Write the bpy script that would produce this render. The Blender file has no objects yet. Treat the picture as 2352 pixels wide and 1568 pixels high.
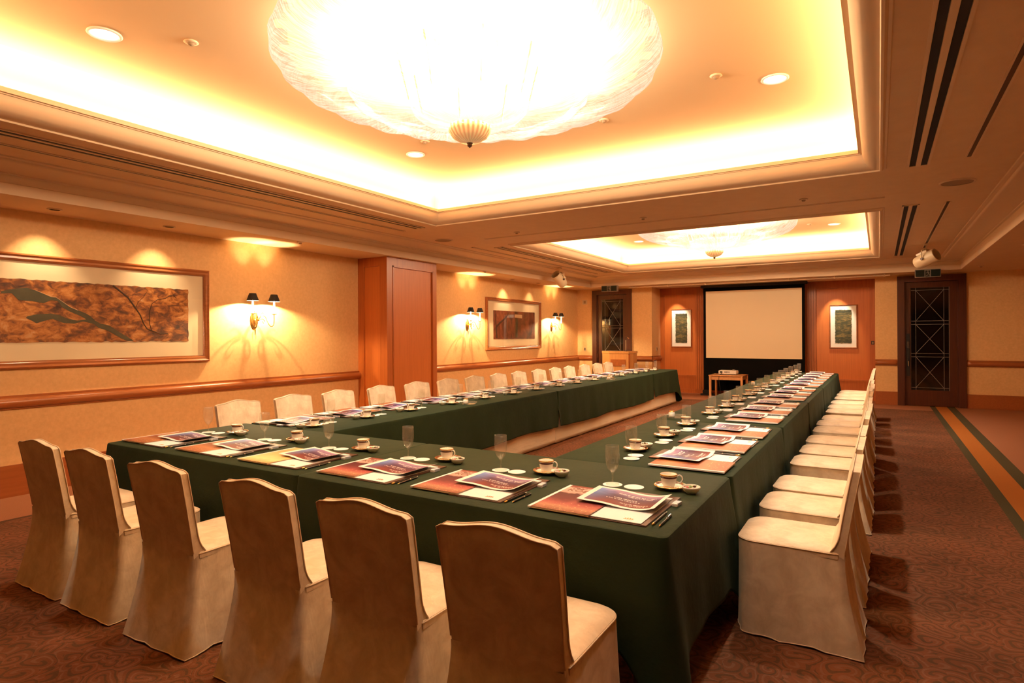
import bpy, bmesh, math, random
from mathutils import Vector, Matrix
S = bpy.context.scene
COL = S.collection
PI = math.pi
random.seed(7)

# ------------------------------------------------------------------ camera
cam_d = bpy.data.cameras.new('camera')
cam_d.sensor_width = 36.0
cam_d.lens = 1393.0 / 2352.0 * 36.0
cam_d.shift_y = -13.0 / 2352.0
cam_d.clip_start = 0.05
cam = bpy.data.objects.new('camera', cam_d)
COL.objects.link(cam)
YAW, ROLL = 0.5442, -0.0054
cam.matrix_world = (Matrix.Translation((0, 0, 1.5)) @ Matrix.Rotation(YAW, 4, 'Z')
                    @ Matrix.Rotation(PI / 2, 4, 'X') @ Matrix.Rotation(ROLL, 4, 'Z'))
S.camera = cam

# ------------------------------------------------------------------ world, view
w = bpy.data.worlds.new('night'); S.world = w; w.use_nodes = True
w.node_tree.nodes['Background'].inputs[0].default_value = (0.05, 0.03, 0.015, 1)
w.node_tree.nodes['Background'].inputs[1].default_value = 0.05
S.view_settings.view_transform = 'Standard'
S.view_settings.look = 'None'
S.view_settings.gamma = 1.0
S.view_settings.use_curve_mapping = False
S.view_settings.exposure = 0.35
S.cycles.use_denoising = True
S.cycles.max_bounces = 7
S.cycles.diffuse_bounces = 4
S.cycles.use_adaptive_sampling = True
S.cycles.adaptive_threshold = 0.02
S.cycles.transparent_max_bounces = 16
S.cycles.sample_clamp_indirect = 6.0
S.cycles.caustics_reflective = False
S.cycles.caustics_refractive = False

# ------------------------------------------------------------------ lights (coves, downlights, wall washers)
COVE = (1.0, 0.67, 0.36)
DOWN = (1.0, 0.94, 0.80)
CHAND = (1.0, 0.78, 0.52)
SCON = (1.0, 0.72, 0.38)
P_COVE, P_DOWN, P_CH, P_SC, P_WASH = 54.0, 200.0, 30.0, 66.0, 42.0


def light(kind, name, loc, power, color, target=None, **kw):
    d = bpy.data.lights.new(name, kind)
    d.energy = power; d.color = color
    for k, v in kw.items():
        setattr(d, k, v)
    o = bpy.data.objects.new(name, d); COL.objects.link(o); o.location = loc
    if target is not None:
        o.rotation_euler = (Vector(target) - Vector(loc)).to_track_quat('-Z', 'Y').to_euler()
    return o

# coffers: x0, x1, y0, y1 of the opening at the lip
COFFERS = [(-4.82, -0.15, 0.85, 6.16), (-4.90, -0.15, 8.55, 13.28)]
ZC, ZM, ZS = 3.45, 2.98, 2.73          # coffer ceiling, main ceiling, low soffit
for (x0, x1, y0, y1) in COFFERS:
    e = 0.20
    cx, cy = (x0 + x1) / 2, (y0 + y1) / 2
    for (lx, ly, sx, sy, tx, ty) in ((x0 - e, cy, y1 - y0, 0, 1, 0), (x1 + e, cy, y1 - y0, 0, -1, 0),
                                     (cx, y0 - e, x1 - x0, 0, 0, 1), (cx, y1 + e, x1 - x0, 0, 0, -1)):
        o = light('AREA', 'cove_light', (lx, ly, 3.135), P_COVE * sx / 4.6, COVE, shape='RECTANGLE', size=sx + 0.38, size_y=0.05)
        # face up and a little towards the room
        d = Vector((tx * 0.1, ty * 0.1, 1)).normalized()
        xa = Vector((ty, tx, 0)) if tx else Vector((1, 0, 0))
        z = -d; xa = Vector((0, 1, 0)) if tx else Vector((1, 0, 0)); y = z.cross(xa)
        o.matrix_world = Matrix.Translation((lx, ly, 3.135)) @ Matrix((xa, y, z)).transposed().to_4x4()
DOWNL = [(-4.24, 1.98), (-4.24, 5.03), (-0.67, 1.98), (-0.67, 5.0), (-4.27, 9.65), (-4.27, 12.17), (-0.67, 9.65), (-0.67, 12.15)]
for (x, y) in DOWNL:
    light('SPOT', 'downlight_lamp', (x, y, ZC - 0.012), P_DOWN * (0.35 if y < 2.5 else 1.0), DOWN, (x, y, 0), spot_size=math.radians(92), spot_blend=0.6, shadow_soft_size=0.05)
WASH = [((-6.71, 1.60), 1), ((-6.71, 2.69), 1), ((-6.71, 3.78), 1), ((-6.80, 11.27), 0.9), ((-6.80, 12.44), 0.5)]
for ((x, y), k) in WASH:
    light('SPOT', 'picture_lamp', (x, y, ZS - 0.01), P_WASH * k, (1, 0.72, 0.42), (-7.05, y, 1.95), spot_size=math.radians(75), spot_blend=0.9, shadow_soft_size=0.02)
light('SPOT', 'picture_lamp', (-4.55, 15.35, ZS - 0.01), 90, (1, 0.85, 0.65), (-4.52, 15.85, 1.75), spot_size=math.radians(50), spot_blend=0.6, shadow_soft_size=0.02)
light('SPOT', 'picture_lamp', (-0.86, 15.35, ZS - 0.01), 90, (1, 0.85, 0.65), (-0.83, 15.85, 1.75), spot_size=math.radians(50), spot_blend=0.6, shadow_soft_size=0.02)

# ------------------------------------------------------------------ materials
def mat(name, col, rough=0.6, metal=0.0, spec=0.5, **kw):
    m = bpy.data.materials.new(name); m.use_nodes = True
    b = m.node_tree.nodes['Principled BSDF']
    b.inputs['Base Color'].default_value = (*col, 1)
    b.inputs['Roughness'].default_value = rough
    b.inputs['Metallic'].default_value = metal
    b.inputs['Specular IOR Level'].default_value = spec
    for k, v in kw.items():
        b.inputs[k].default_value = v
    return m


def N(m, t, **kw):
    n = m.node_tree.nodes.new(t)
    for k, v in kw.items():
        setattr(n, k, v)
    return n


def L(m, a, b):
    m.node_tree.links.new(a, b)


def bsdf(m):
    return m.node_tree.nodes['Principled BSDF']


def ramp(m, stops, interp='LINEAR'):
    r = N(m, 'ShaderNodeValToRGB'); c = r.color_ramp; c.interpolation = interp
    while len(c.elements) < len(stops):
        c.elements.new(0.5)
    for e, (p, col) in zip(c.elements, stops):
        e.position = p; e.color = (*col, 1) if len(col) == 3 else col
    return r


def coords(m, scale=(1, 1, 1), rot=(0, 0, 0), kind='Object', loc=(0, 0, 0)):
    t = N(m, 'ShaderNodeTexCoord'); mp = N(m, 'ShaderNodeMapping')
    mp.inputs['Scale'].default_value = scale; mp.inputs['Rotation'].default_value = rot; mp.inputs['Location'].default_value = loc
    L(m, t.outputs[kind], mp.inputs[0])
    return mp.outputs[0]


def noise(m, vec, scale, detail=3, rough=0.5, dist=0.0):
    n = N(m, 'ShaderNodeTexNoise'); n.inputs['Scale'].default_value = scale
    n.inputs['Detail'].default_value = detail; n.inputs['Roughness'].default_value = rough; n.inputs['Distortion'].default_value = dist
    L(m, vec, n.inputs['Vector'])
    return n.outputs['Fac']


def math_(m, op, a, b=None, c=None, clamp=False):
    n = N(m, 'ShaderNodeMath', operation=op, use_clamp=clamp)
    for i, v in enumerate((a, b, c)):
        if v is None:
            continue
        if isinstance(v, (int, float)):
            n.inputs[i].default_value = v
        else:
            L(m, v, n.inputs[i])
    return n.outputs[0]


def mixc(m, fac, a, b):
    n = N(m, 'ShaderNodeMix', data_type='RGBA')
    for s, v in ((0, fac), (6, a), (7, b)):
        if isinstance(v, (int, float)):
            n.inputs[s].default_value = v
        elif isinstance(v, tuple):
            n.inputs[s].default_value = (*v, 1)
        else:
            L(m, v, n.inputs[s])
    return n.outputs[2]


def sep(m, vec):
    n = N(m, 'ShaderNodeSeparateXYZ'); L(m, vec, n.inputs[0]); return n.outputs


def bump(m, h, strength=0.3, dist=0.01):
    b = N(m, 'ShaderNodeBump'); b.inputs['Strength'].default_value = strength; b.inputs['Distance'].default_value = dist
    L(m, h, b.inputs['Height']); L(m, b.outputs[0], bsdf(m).inputs['Normal'])


def noisy(name, c1, c2, scale, rough=0.7, detail=4, bmp=0.0, sc=(1, 1, 1), **kw):
    m = mat(name, c1, rough, **kw)
    v = coords(m, sc); f = noise(m, v, scale, detail, 0.6)
    r = ramp(m, [(0.3, c1), (0.7, c2)]); L(m, f, r.inputs[0]); L(m, r.outputs[0], bsdf(m).inputs['Base Color'])
    if bmp:
        bump(m, f, bmp, 0.004)
    return m

M = {}
M['ceiling'] = noisy('painted plaster', (0.72, 0.50, 0.30), (0.76, 0.54, 0.33), 6, 0.85)
M['coffer'] = mat('coffer plaster', (0.82, 0.57, 0.32), 0.9)
M['mould'] = mat('moulding paint', (0.76, 0.56, 0.36), 0.6)
M['wallpaper'] = noisy('wallpaper', (0.75, 0.45, 0.195), (0.85, 0.53, 0.24), 28, 0.75, 8, 0.15)
M['black'] = mat('black', (0.006, 0.005, 0.005), 0.8)
M['blackfab'] = mat('black fabric', (0.004, 0.004, 0.004), 0.95, spec=0.1)
M['blacksat'] = mat('black satin', (0.010, 0.009, 0.009), 0.35)
M['white'] = mat('white', (0.85, 0.82, 0.78), 0.5)
M['cream'] = mat('cream metal', (0.72, 0.58, 0.38), 0.4)
M['gold'] = mat('brass', (0.80, 0.48, 0.16), 0.25, 1.0)
M['chrome'] = mat('chrome', (0.8, 0.78, 0.75), 0.15, 1.0)
M['paper'] = mat('paper', (0.86, 0.85, 0.84), 0.6)
M['china'] = mat('china', (0.93, 0.88, 0.76), 0.12, spec=0.6)
M['band'] = mat('dark band', (0.10, 0.02, 0.012), 0.2)
M['screen'] = mat('screen fabric', (0.92, 0.78, 0.54), 0.85)
M['shade'] = mat('black shade', (0.010, 0.006, 0.005), 0.6)
M['leather'] = mat('brown leather', (0.060, 0.022, 0.010), 0.45)
M['eraser'] = mat('eraser', (0.85, 0.84, 0.82), 0.6)
M['sleeve'] = mat('eraser sleeve', (0.45, 0.50, 0.58), 0.5)
M['plastic'] = mat('cream plastic', (0.66, 0.50, 0.30), 0.5)
M['line'] = mat('lead line', (0.22, 0.19, 0.16), 0.5)
M['exitgreen'] = mat('dark green sign', (0.004, 0.014, 0.010), 0.3)
M['grey'] = mat('grey metal', (0.28, 0.24, 0.2), 0.4, 0.3)
M['dgrille'] = mat('grille', (0.36, 0.24, 0.14), 0.8)
M['mat_board'] = mat('mount board', (0.84, 0.68, 0.44), 0.7)
M['mat_white'] = mat('white mount board', (0.86, 0.80, 0.68), 0.7)


def wood(name, c1, c2, rough=0.4, axis='Z', ribbon=0.0, sc=1.0):
    m = mat(name, c1, rough)
    s = {'Z': (14, 14, 0.6), 'Y': (14, 0.6, 14), 'X': (0.6, 14, 14)}[axis]
    v = coords(m, tuple(k * sc for k in s)); f = noise(m, v, 3.0, 6, 0.6, 0.6)
    r = ramp(m, [(0.3, c1), (0.7, c2)]); L(m, f, r.inputs[0]); out = r.outputs[0]
    if ribbon:
        f2 = noise(m, coords(m, (30, 30, 0.15)), 1.0, 1, 0.5)
        out = mixc(m, math_(m, 'MULTIPLY', f2, ribbon), out, c2)
    L(m, out, bsdf(m).inputs['Base Color'])
    return m

M['rail'] = wood('rail wood', (0.30, 0.085, 0.022), (0.42, 0.13, 0.035), 0.28, 'Y')
M['railx'] = wood('rail wood x', (0.30, 0.085, 0.022), (0.42, 0.13, 0.035), 0.28, 'X')
M['panel'] = wood('panel wood', (0.46, 0.115, 0.020), (0.60, 0.168, 0.032), 0.4, 'Z', 0.8)
M['panelf'] = wood('panel frame wood', (0.38, 0.092, 0.017), (0.50, 0.135, 0.026), 0.35, 'Z')
M['base'] = wood('baseboard wood', (0.30, 0.080, 0.016), (0.38, 0.105, 0.024), 0.4, 'Y')
M['door'] = wood('dark door wood', (0.055, 0.015, 0.006), (0.09, 0.025, 0.009), 0.3, 'Z')
M['doorf'] = wood('dark door frame', (0.060, 0.015, 0.006), (0.095, 0.024, 0.009), 0.35, 'Z')
M['frame1'] = wood('picture frame wood', (0.30, 0.09, 0.03), (0.42, 0.15, 0.05), 0.2, 'Y')
M['podium'] = wood('podium wood', (0.58, 0.26, 0.08), (0.68, 0.33, 0.11), 0.35, 'Z')
M['tablewood'] = wood('beech', (0.60, 0.30, 0.12), (0.70, 0.36, 0.16), 0.35, 'Z')
M['legwood'] = wood('leg wood', (0.16, 0.055, 0.02), (0.22, 0.08, 0.03), 0.4, 'Z')

# green cloth
m = mat('green cloth', (0.012, 0.034, 0.018), 0.75, spec=0.14); M['green'] = m
b = bsdf(m); b.inputs['Sheen Weight'].default_value = 0.06; b.inputs['Sheen Roughness'].default_value = 0.5
b.inputs['Sheen Tint'].default_value = (0.35, 0.5, 0.35, 1)
f = noise(m, coords(m), 5, 5, 0.6); f2 = noise(m, coords(m), 400, 2, 0.5)
r = ramp(m, [(0.3, (0.0105, 0.0215, 0.0082)), (0.7, (0.0140, 0.0275, 0.0108))]); L(m, f, r.inputs[0]); L(m, r.outputs[0], b.inputs['Base Color'])
bump(m, math_(m, 'ADD', f, math_(m, 'MULTIPLY', f2, 0.04)), 0.35, 0.02)

# satin chair cover
m = mat('chair cover fabric', (0.66, 0.51, 0.33), 0.55, spec=0.3); M['cover'] = m
b = bsdf(m); b.inputs['Sheen Weight'].default_value = 0.3; b.inputs['Sheen Tint'].default_value = (1, 0.85, 0.6, 1)
f = noise(m, coords(m), 9, 5, 0.65, 0.5); f2 = noise(m, coords(m, (1, 1, 1)), 260, 2, 0.5)
r = ramp(m, [(0.36, (0.64, 0.49, 0.32)), (0.64, (0.82, 0.67, 0.47))]); L(m, f, r.inputs[0]); L(m, r.outputs[0], b.inputs['Base Color'])  # paler noise patches put the satin's sheen into the base colour
fw = noise(m, coords(m, (9, 9, 2.0)), 1.2, 4, 0.6, 1.0)
bump(m, math_(m, 'ADD', math_(m, 'MULTIPLY', fw, 1.0), math_(m, 'MULTIPLY', f2, 0.02)), 0.16, 0.03)
M['piping'] = mat('cover piping', (0.70, 0.52, 0.33), 0.5)

# table skirting
m = mat('skirting linen', (0.86, 0.74, 0.58), 0.8); M['linen'] = m
f = noise(m, coords(m, (5, 3.0, 16)), 2.0, 3, 0.5, 0.4); bump(m, f, 0.22, 0.02)

# carpet
m = mat('carpet', (0.2, 0.1, 0.05), 0.95, spec=0.1); M['carpet'] = m
b = bsdf(m); v = coords(m)
n = N(m, 'ShaderNodeTexNoise'); n.inputs['Scale'].default_value = 4.5; n.inputs['Detail'].default_value = 1.0; L(m, v, n.inputs['Vector'])
vm = N(m, 'ShaderNodeVectorMath', operation='MULTIPLY_ADD'); L(m, n.outputs['Color'], vm.inputs[0]); vm.inputs[1].default_value = (0.17, 0.17, 0); L(m, v, vm.inputs[2])
vor = N(m, 'ShaderNodeTexVoronoi', feature='F1'); vor.inputs['Scale'].default_value = 8.5; L(m, vm.outputs[0], vor.inputs['Vector'])
sx = N(m, 'ShaderNodeVectorMath', operation='SUBTRACT')
sc = N(m, 'ShaderNodeVectorMath', operation='SCALE'); L(m, vm.outputs[0], sc.inputs[0]); sc.inputs['Scale'].default_value = 1.0
L(m, sc.outputs[0], sx.inputs[0]); L(m, vor.outputs['Position'], sx.inputs[1])
xs, ys, _ = sep(m, sx.outputs[0])[:3]
ang = math_(m, 'ARCTAN2', ys, xs)
spir = math_(m, 'ADD', math_(m, 'MULTIPLY', vor.outputs['Distance'], 19.0), ang)
sw = math_(m, 'SINE', spir)
dark = ramp(m, [(0.80, (0, 0, 0)), (0.93, (1, 1, 1))]); L(m, math_(m, 'MULTIPLY_ADD', sw, 0.5, 0.5), dark.inputs[0])
lite = ramp(m, [(0.03, (1, 1, 1)), (0.12, (0, 0, 0))]); L(m, math_(m, 'MULTIPLY_ADD', sw, 0.5, 0.5), lite.inputs[0])
gn = noise(m, v, 2.2, 3, 0.6)
basec = ramp(m, [(0.35, (0.150, 0.055, 0.024)), (0.65, (0.21, 0.070, 0.030))]); L(m, gn, basec.inputs[0])
c = mixc(m, math_(m, 'MULTIPLY', dark.outputs[0], 0.62), basec.outputs[0], (0.062, 0.046, 0.022))
c = mixc(m, math_(m, 'MULTIPLY', lite.outputs[0], 0.3), c, (0.26, 0.15, 0.085))
X, Y, _ = sep(m, v)[:3]
def gt(a, k): return math_(m, 'GREATER_THAN', a, k)
pink = (0.36, 0.145, 0.070); greenc = (0.075, 0.060, 0.028); orange = (0.42, 0.135, 0.025)
fine = noise(m, v, 120, 2, 0.6)
c = mixc(m, math_(m, 'LESS_THAN', X, -6.15), c, pink)
c = mixc(m, gt(Y, 14.25), c, pink)
ln = math_(m, 'MULTIPLY', gt(Y, 14.20), math_(m, 'LESS_THAN', Y, 14.25)); c = mixc(m, ln, c, (0.10, 0.05, 0.025))
ln = math_(m, 'MULTIPLY', gt(X, -6.18), math_(m, 'LESS_THAN', X, -6.13)); c = mixc(m, ln, c, (0.10, 0.05, 0.025))
c = mixc(m, gt(X, 0.89), c, greenc); c = mixc(m, gt(X, 0.98), c, orange); c = mixc(m, gt(X, 1.18), c, greenc); c = mixc(m, gt(X, 1.31), c, pink)
c = mixc(m, math_(m, 'MULTIPLY', fine, 0.35), c, mixc(m, 0.5, c, (0.02, 0.01, 0.005)))
L(m, c, b.inputs['Base Color']); bump(m, fine, 0.5, 0.006)

# glass
m = bpy.data.materials.new('clear glass'); m.use_nodes = True; M['glass'] = m
nt = m.node_tree; nt.nodes.remove(bsdf(m)); out = nt.nodes['Material Output']
tr = N(m, 'ShaderNodeBsdfTransparent'); tr.inputs[0].default_value = (0.985, 0.98, 0.96, 1)
gl = N(m, 'ShaderNodeBsdfGlossy'); gl.inputs['Roughness'].default_value = 0.12; gl.inputs['Color'].default_value = (1, 0.97, 0.9, 1)
lw = N(m, 'ShaderNodeLayerWeight'); lw.inputs[0].default_value = 0.35
rr = ramp(m, [(0.0, (0.025,) * 3), (0.7, (0.07,) * 3), (0.9, (0.4,) * 3), (1.0, (0.8,) * 3)]); L(m, lw.outputs['Facing'], rr.inputs[0])
mx = N(m, 'ShaderNodeMixShader'); L(m, rr.outputs[0], mx.inputs[0]); L(m, tr.outputs[0], mx.inputs[1]); L(m, gl.outputs[0], mx.inputs[2])
hz = N(m, 'ShaderNodeBsdfDiffuse'); hz.inputs[0].default_value = (0.9, 0.86, 0.75, 1)  # small pale diffuse share stands in for highlights and haze on the glass
m2 = N(m, 'ShaderNodeMixShader'); m2.inputs[0].default_value = 0.035; L(m, mx.outputs[0], m2.inputs[1]); L(m, hz.outputs[0], m2.inputs[2]); L(m, m2.outputs[0], out.inputs[0])
# opaque door pane; the darkness behind it is put into its near-black colour
M['pane'] = mat('dark door glass', (0.006, 0.004, 0.003), 0.06, spec=0.6)
m = bpy.data.materials.new('picture glazing'); m.use_nodes = True; M['glazing'] = m
nt = m.node_tree; nt.nodes.remove(bsdf(m)); out = nt.nodes['Material Output']
tr = N(m, 'ShaderNodeBsdfTransparent'); gl = N(m, 'ShaderNodeBsdfGlossy'); gl.inputs['Roughness'].default_value = 0.02
mx = N(m, 'ShaderNodeMixShader'); mx.inputs[0].default_value = 0.05; L(m, tr.outputs[0], mx.inputs[1]); L(m, gl.outputs[0], mx.inputs[2]); L(m, mx.outputs[0], out.inputs[0])


def emis(name, col, s, base=None):
    m = mat(name, base or col, 0.5); b = bsdf(m)
    b.inputs['Emission Color'].default_value = (*col, 1); b.inputs['Emission Strength'].default_value = s
    return m

M['lamp'] = emis('lamp glow', (1.0, 0.93, 0.85), 3.0)
M['lampdim'] = mat('lamp reflector', (0.7, 0.6, 0.4), 0.15, 1.0)
M['candle'] = emis('lit candle', (1.0, 0.80, 0.45), 4.0)


def bowl_mat(name, emit, warm):
    """Spun glass-fibre shade: translucent, lit from the lamps inside."""
    m = bpy.data.materials.new(name); m.use_nodes = True
    nt = m.node_tree; nt.nodes.remove(bsdf(m)); out = nt.nodes['Material Output']
    v = coords(m); x, y, z = sep(m, v)[:3]
    th = math_(m, 'ARCTAN2', y, x)
    rad = math_(m, 'SQRT', math_(m, 'ADD', math_(m, 'MULTIPLY', x, x), math_(m, 'MULTIPLY', y, y)))
    cb = N(m, 'ShaderNodeCombineXYZ')
    L(m, math_(m, 'ADD', math_(m, 'MULTIPLY', th, 34.0), math_(m, 'MULTIPLY', rad, 12.0)), cb.inputs[0]); L(m, math_(m, 'MULTIPLY', rad, 2.4), cb.inputs[1]); L(m, math_(m, 'MULTIPLY', z, 2.0), cb.inputs[2])
    f = noise(m, cb.outputs[0], 2.2, 5, 0.7, 0.9)
    thr = ramp(m, [(0.34, (0.46, 0.17, 0.09)), (0.45, (0.62, 0.38, 0.32)), (0.57, (0.86, 0.77, 0.74))]); L(m, f, thr.inputs[0])
    t = N(m, 'ShaderNodeBsdfTranslucent'); L(m, mixc(m, 0.82, thr.outputs[0], (0.0, 0.0, 0.0)), t.inputs[0])
    g = N(m, 'ShaderNodeBsdfGlossy'); g.inputs['Roughness'].default_value = 0.2
    mx = N(m, 'ShaderNodeMixShader'); mx.inputs[0].default_value = 0.06; L(m, t.outputs[0], mx.inputs[1]); L(m, g.outputs[0], mx.inputs[2])
    e = N(m, 'ShaderNodeEmission'); L(m, thr.outputs[0], e.inputs[0]); e.inputs[1].default_value = emit  # even emission stands in for lamp light scattered within the shell
    ad = N(m, 'ShaderNodeAddShader'); L(m, mx.outputs[0], ad.inputs[0]); L(m, e.outputs[0], ad.inputs[1]); tp = N(m, 'ShaderNodeBsdfTransparent'); m3 = N(m, 'ShaderNodeMixShader'); m3.inputs[0].default_value = 0.55
    L(m, ad.outputs[0], m3.inputs[1]); L(m, tp.outputs[0], m3.inputs[2]); L(m, m3.outputs[0], out.inputs[0])
    return m

M['bowl'] = bowl_mat('spun glass shade', 0.55, 1)
m = mat('ribbed amber glass', (0.75, 0.42, 0.16), 0.15); M['cupglass'] = m
b = bsdf(m); b.inputs['Emission Color'].default_value = (1, 0.6, 0.25, 1); b.inputs['Emission Strength'].default_value = 0.25
x, y, z = sep(m, coords(m))[:3]; th = math_(m, 'ARCTAN2', y, x)
sw = math_(m, 'SINE', math_(m, 'MULTIPLY', th, 26.0)); r = ramp(m, [(0.2, (0.55, 0.25, 0.08)), (0.8, (0.95, 0.72, 0.42))])
L(m, math_(m, 'MULTIPLY_ADD', sw, 0.5, 0.5), r.inputs[0]); L(m, r.outputs[0], b.inputs['Base Color'])


def pict(name, stops, scale, sc=(1, 1, 1), dist=1.5, bmp=0.4, rough=0.6):
    m = mat(name, (0.3, 0.15, 0.05), rough); v = coords(m, sc)
    f = noise(m, v, scale, 9, 0.68, dist); f2 = noise(m, coords(m, sc, loc=(7, 3, 1)), scale * 0.35, 4, 0.6, 0.5)
    r = ramp(m, stops); L(m, math_(m, 'ADD', math_(m, 'MULTIPLY', f, 0.6), math_(m, 'MULTIPLY', f2, 0.4)), r.inputs[0]); L(m, r.outputs[0], bsdf(m).inputs['Base Color']); bump(m, f, bmp, 0.01)
    return m

M['autumn'] = pict('autumn painting', [(0.38, (0.035, 0.012, 0.005)), (0.46, (0.16, 0.045, 0.010)), (0.52, (0.38, 0.12, 0.018)), (0.58, (0.55, 0.22, 0.05)), (0.66, (0.60, 0.36, 0.18))], 9.0, (1, 1, 1.7), 0.6)
M['mountain'] = pict('dark green paint', [(0.35, (0.030, 0.028, 0.012)), (0.6, (0.075, 0.068, 0.030)), (0.7, (0.12, 0.10, 0.05))], 4.0)
M['branch'] = mat('dark brush stroke', (0.045, 0.020, 0.008), 0.7)
M['ridge'] = mat('pale ridge line', (0.62, 0.42, 0.24), 0.7)
M['redart'] = pict('red brown painting', [(0.38, (0.045, 0.012, 0.004)), (0.5, (0.16, 0.040, 0.012)), (0.6, (0.28, 0.075, 0.025)), (0.70, (0.45, 0.20, 0.10))], 4.0, (1, 1, 0.6))
M['silkart'] = pict('green gold silk', [(0.36, (0.016, 0.020, 0.008)), (0.5, (0.055, 0.055, 0.020)), (0.58, (0.20, 0.14, 0.04)), (0.68, (0.45, 0.24, 0.07))], 5.0, (1, 1, 3.5), 2.5)


def cover_mat(name, stops, seed):
    m = mat(name, (0.3, 0.1, 0.05), 0.5, spec=0.2); v = coords(m); x, y, z = sep(m, v)[:3]
    n = noise(m, coords(m, (14, 10, 1), loc=(seed, 0, 0)), 1.0, 5, 0.65, 0.8); n2 = noise(m, coords(m, (60, 90, 1)), 1.0, 4, 0.6)
    yy = math_(m, 'ADD', math_(m, 'DIVIDE', y, 0.43), math_(m, 'MULTIPLY_ADD', n, 0.22, -0.11))
    r = ramp(m, stops); L(m, yy, r.inputs[0])
    spark = ramp(m, [(0.60, (0, 0, 0)), (0.70, (1, 1, 1))]); L(m, n2, spark.inputs[0])
    low = math_(m, 'MULTIPLY', spark.outputs[0], math_(m, 'LESS_THAN', y, 0.13))
    L(m, mixc(m, low, r.outputs[0], (0.85, 0.55, 0.28)), bsdf(m).inputs['Base Color'])
    return m

M['cov_kobe'] = cover_mat('magazine cover print', [(0.0, (0.16, 0.04, 0.015)), (0.14, (0.40, 0.19, 0.12)), (0.24, (0.34, 0.075, 0.070)), (0.42, (0.11, 0.014, 0.024)), (0.66, (0.065, 0.010, 0.020)), (0.71, (0.50, 0.30, 0.26)), (0.90, (0.55, 0.40, 0.36)), (0.95, (0.18, 0.035, 0.025))], 1)
M['cov_gold'] = cover_mat('golden magazine cover print', [(0.0, (0.50, 0.24, 0.06)), (0.2, (0.85, 0.62, 0.25)), (0.45, (0.72, 0.42, 0.14)), (0.7, (0.55, 0.25, 0.07)), (0.95, (0.70, 0.40, 0.15))], 5)
M['cov_brown'] = cover_mat('orange brown magazine cover print', [(0.0, (0.26, 0.08, 0.03)), (0.3, (0.42, 0.16, 0.06)), (0.5, (0.22, 0.055, 0.02)), (0.8, (0.48, 0.22, 0.09)), (0.95, (0.30, 0.10, 0.04))], 9)
# leaflet print (white border, sky-blue to plum picture, rows of small light lettering)
m = mat('leaflet print', (0.8, 0.8, 0.8), 0.5, spec=0.2); M['leaflet'] = m
v = coords(m); x, y, z = sep(m, v)[:3]
n = noise(m, coords(m, (9, 26, 1)), 1.0, 4, 0.6, 0.8)
t = math_(m, 'ADD', math_(m, 'MULTIPLY_ADD', y, 3.6, 0.5), math_(m, 'MULTIPLY_ADD', n, 0.5, -0.25))
r = ramp(m, [(0.0, (0.20, 0.030, 0.015)), (0.3, (0.10, 0.016, 0.028)), (0.55, (0.055, 0.020, 0.060)), (0.75, (0.17, 0.10, 0.22)), (0.9, (0.36, 0.24, 0.36)), (1.0, (0.16, 0.03, 0.045))]); L(m, t, r.inputs[0])
bl = math_(m, 'MULTIPLY', math_(m, 'MULTIPLY_ADD', x, -7.0, -0.35, clamp=True), math_(m, 'MULTIPLY_ADD', y, 3, 0.5, clamp=True), clamp=True)
c = mixc(m, bl, r.outputs[0], (0.08, 0.34, 0.85))
n3 = noise(m, coords(m, (150, 110, 1)), 1.0, 3, 0.6)
txt = 0
for (yc, hh, xa, xb) in ((0.062, 0.007, -0.05, 0.13), (0.042, 0.004, 0.0, 0.12), (-0.006, 0.006, -0.05, 0.06), (-0.028, 0.004, -0.08, 0.08), (-0.070, 0.006, 0.0, 0.13), (-0.088, 0.004, 0.03, 0.12)):
    k = math_(m, 'MULTIPLY', math_(m, 'COMPARE', y, yc, hh), math_(m, 'MULTIPLY', math_(m, 'GREATER_THAN', x, xa), math_(m, 'LESS_THAN', x, xb)))
    txt = k if txt == 0 else math_(m, 'MAXIMUM', txt, k)
txt = math_(m, 'MULTIPLY', txt, math_(m, 'GREATER_THAN', n3, 0.5))
c = mixc(m, txt, c, (0.80, 0.70, 0.66))
inn = math_(m, 'MULTIPLY', math_(m, 'COMPARE', x, 0.0, 0.155), math_(m, 'COMPARE', y, 0.0, 0.112))
c = mixc(m, inn, (0.86, 0.82, 0.76), c); L(m, c, bsdf(m).inputs['Base Color'])
# inner face of a closed magazine: pages
M['pages'] = mat('magazine pages', (0.82, 0.74, 0.62), 0.6)
CAND = [mat('candy wrapper brown', (0.08, 0.03, 0.015), 0.2), mat('candy wrapper green', (0.25, 0.42, 0.16), 0.25), mat('candy wrapper red', (0.5, 0.05, 0.06), 0.2), mat('candy wrapper white', (0.8, 0.75, 0.62), 0.3)]
CNAME = ['brown', 'green', 'red', 'white']

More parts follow.
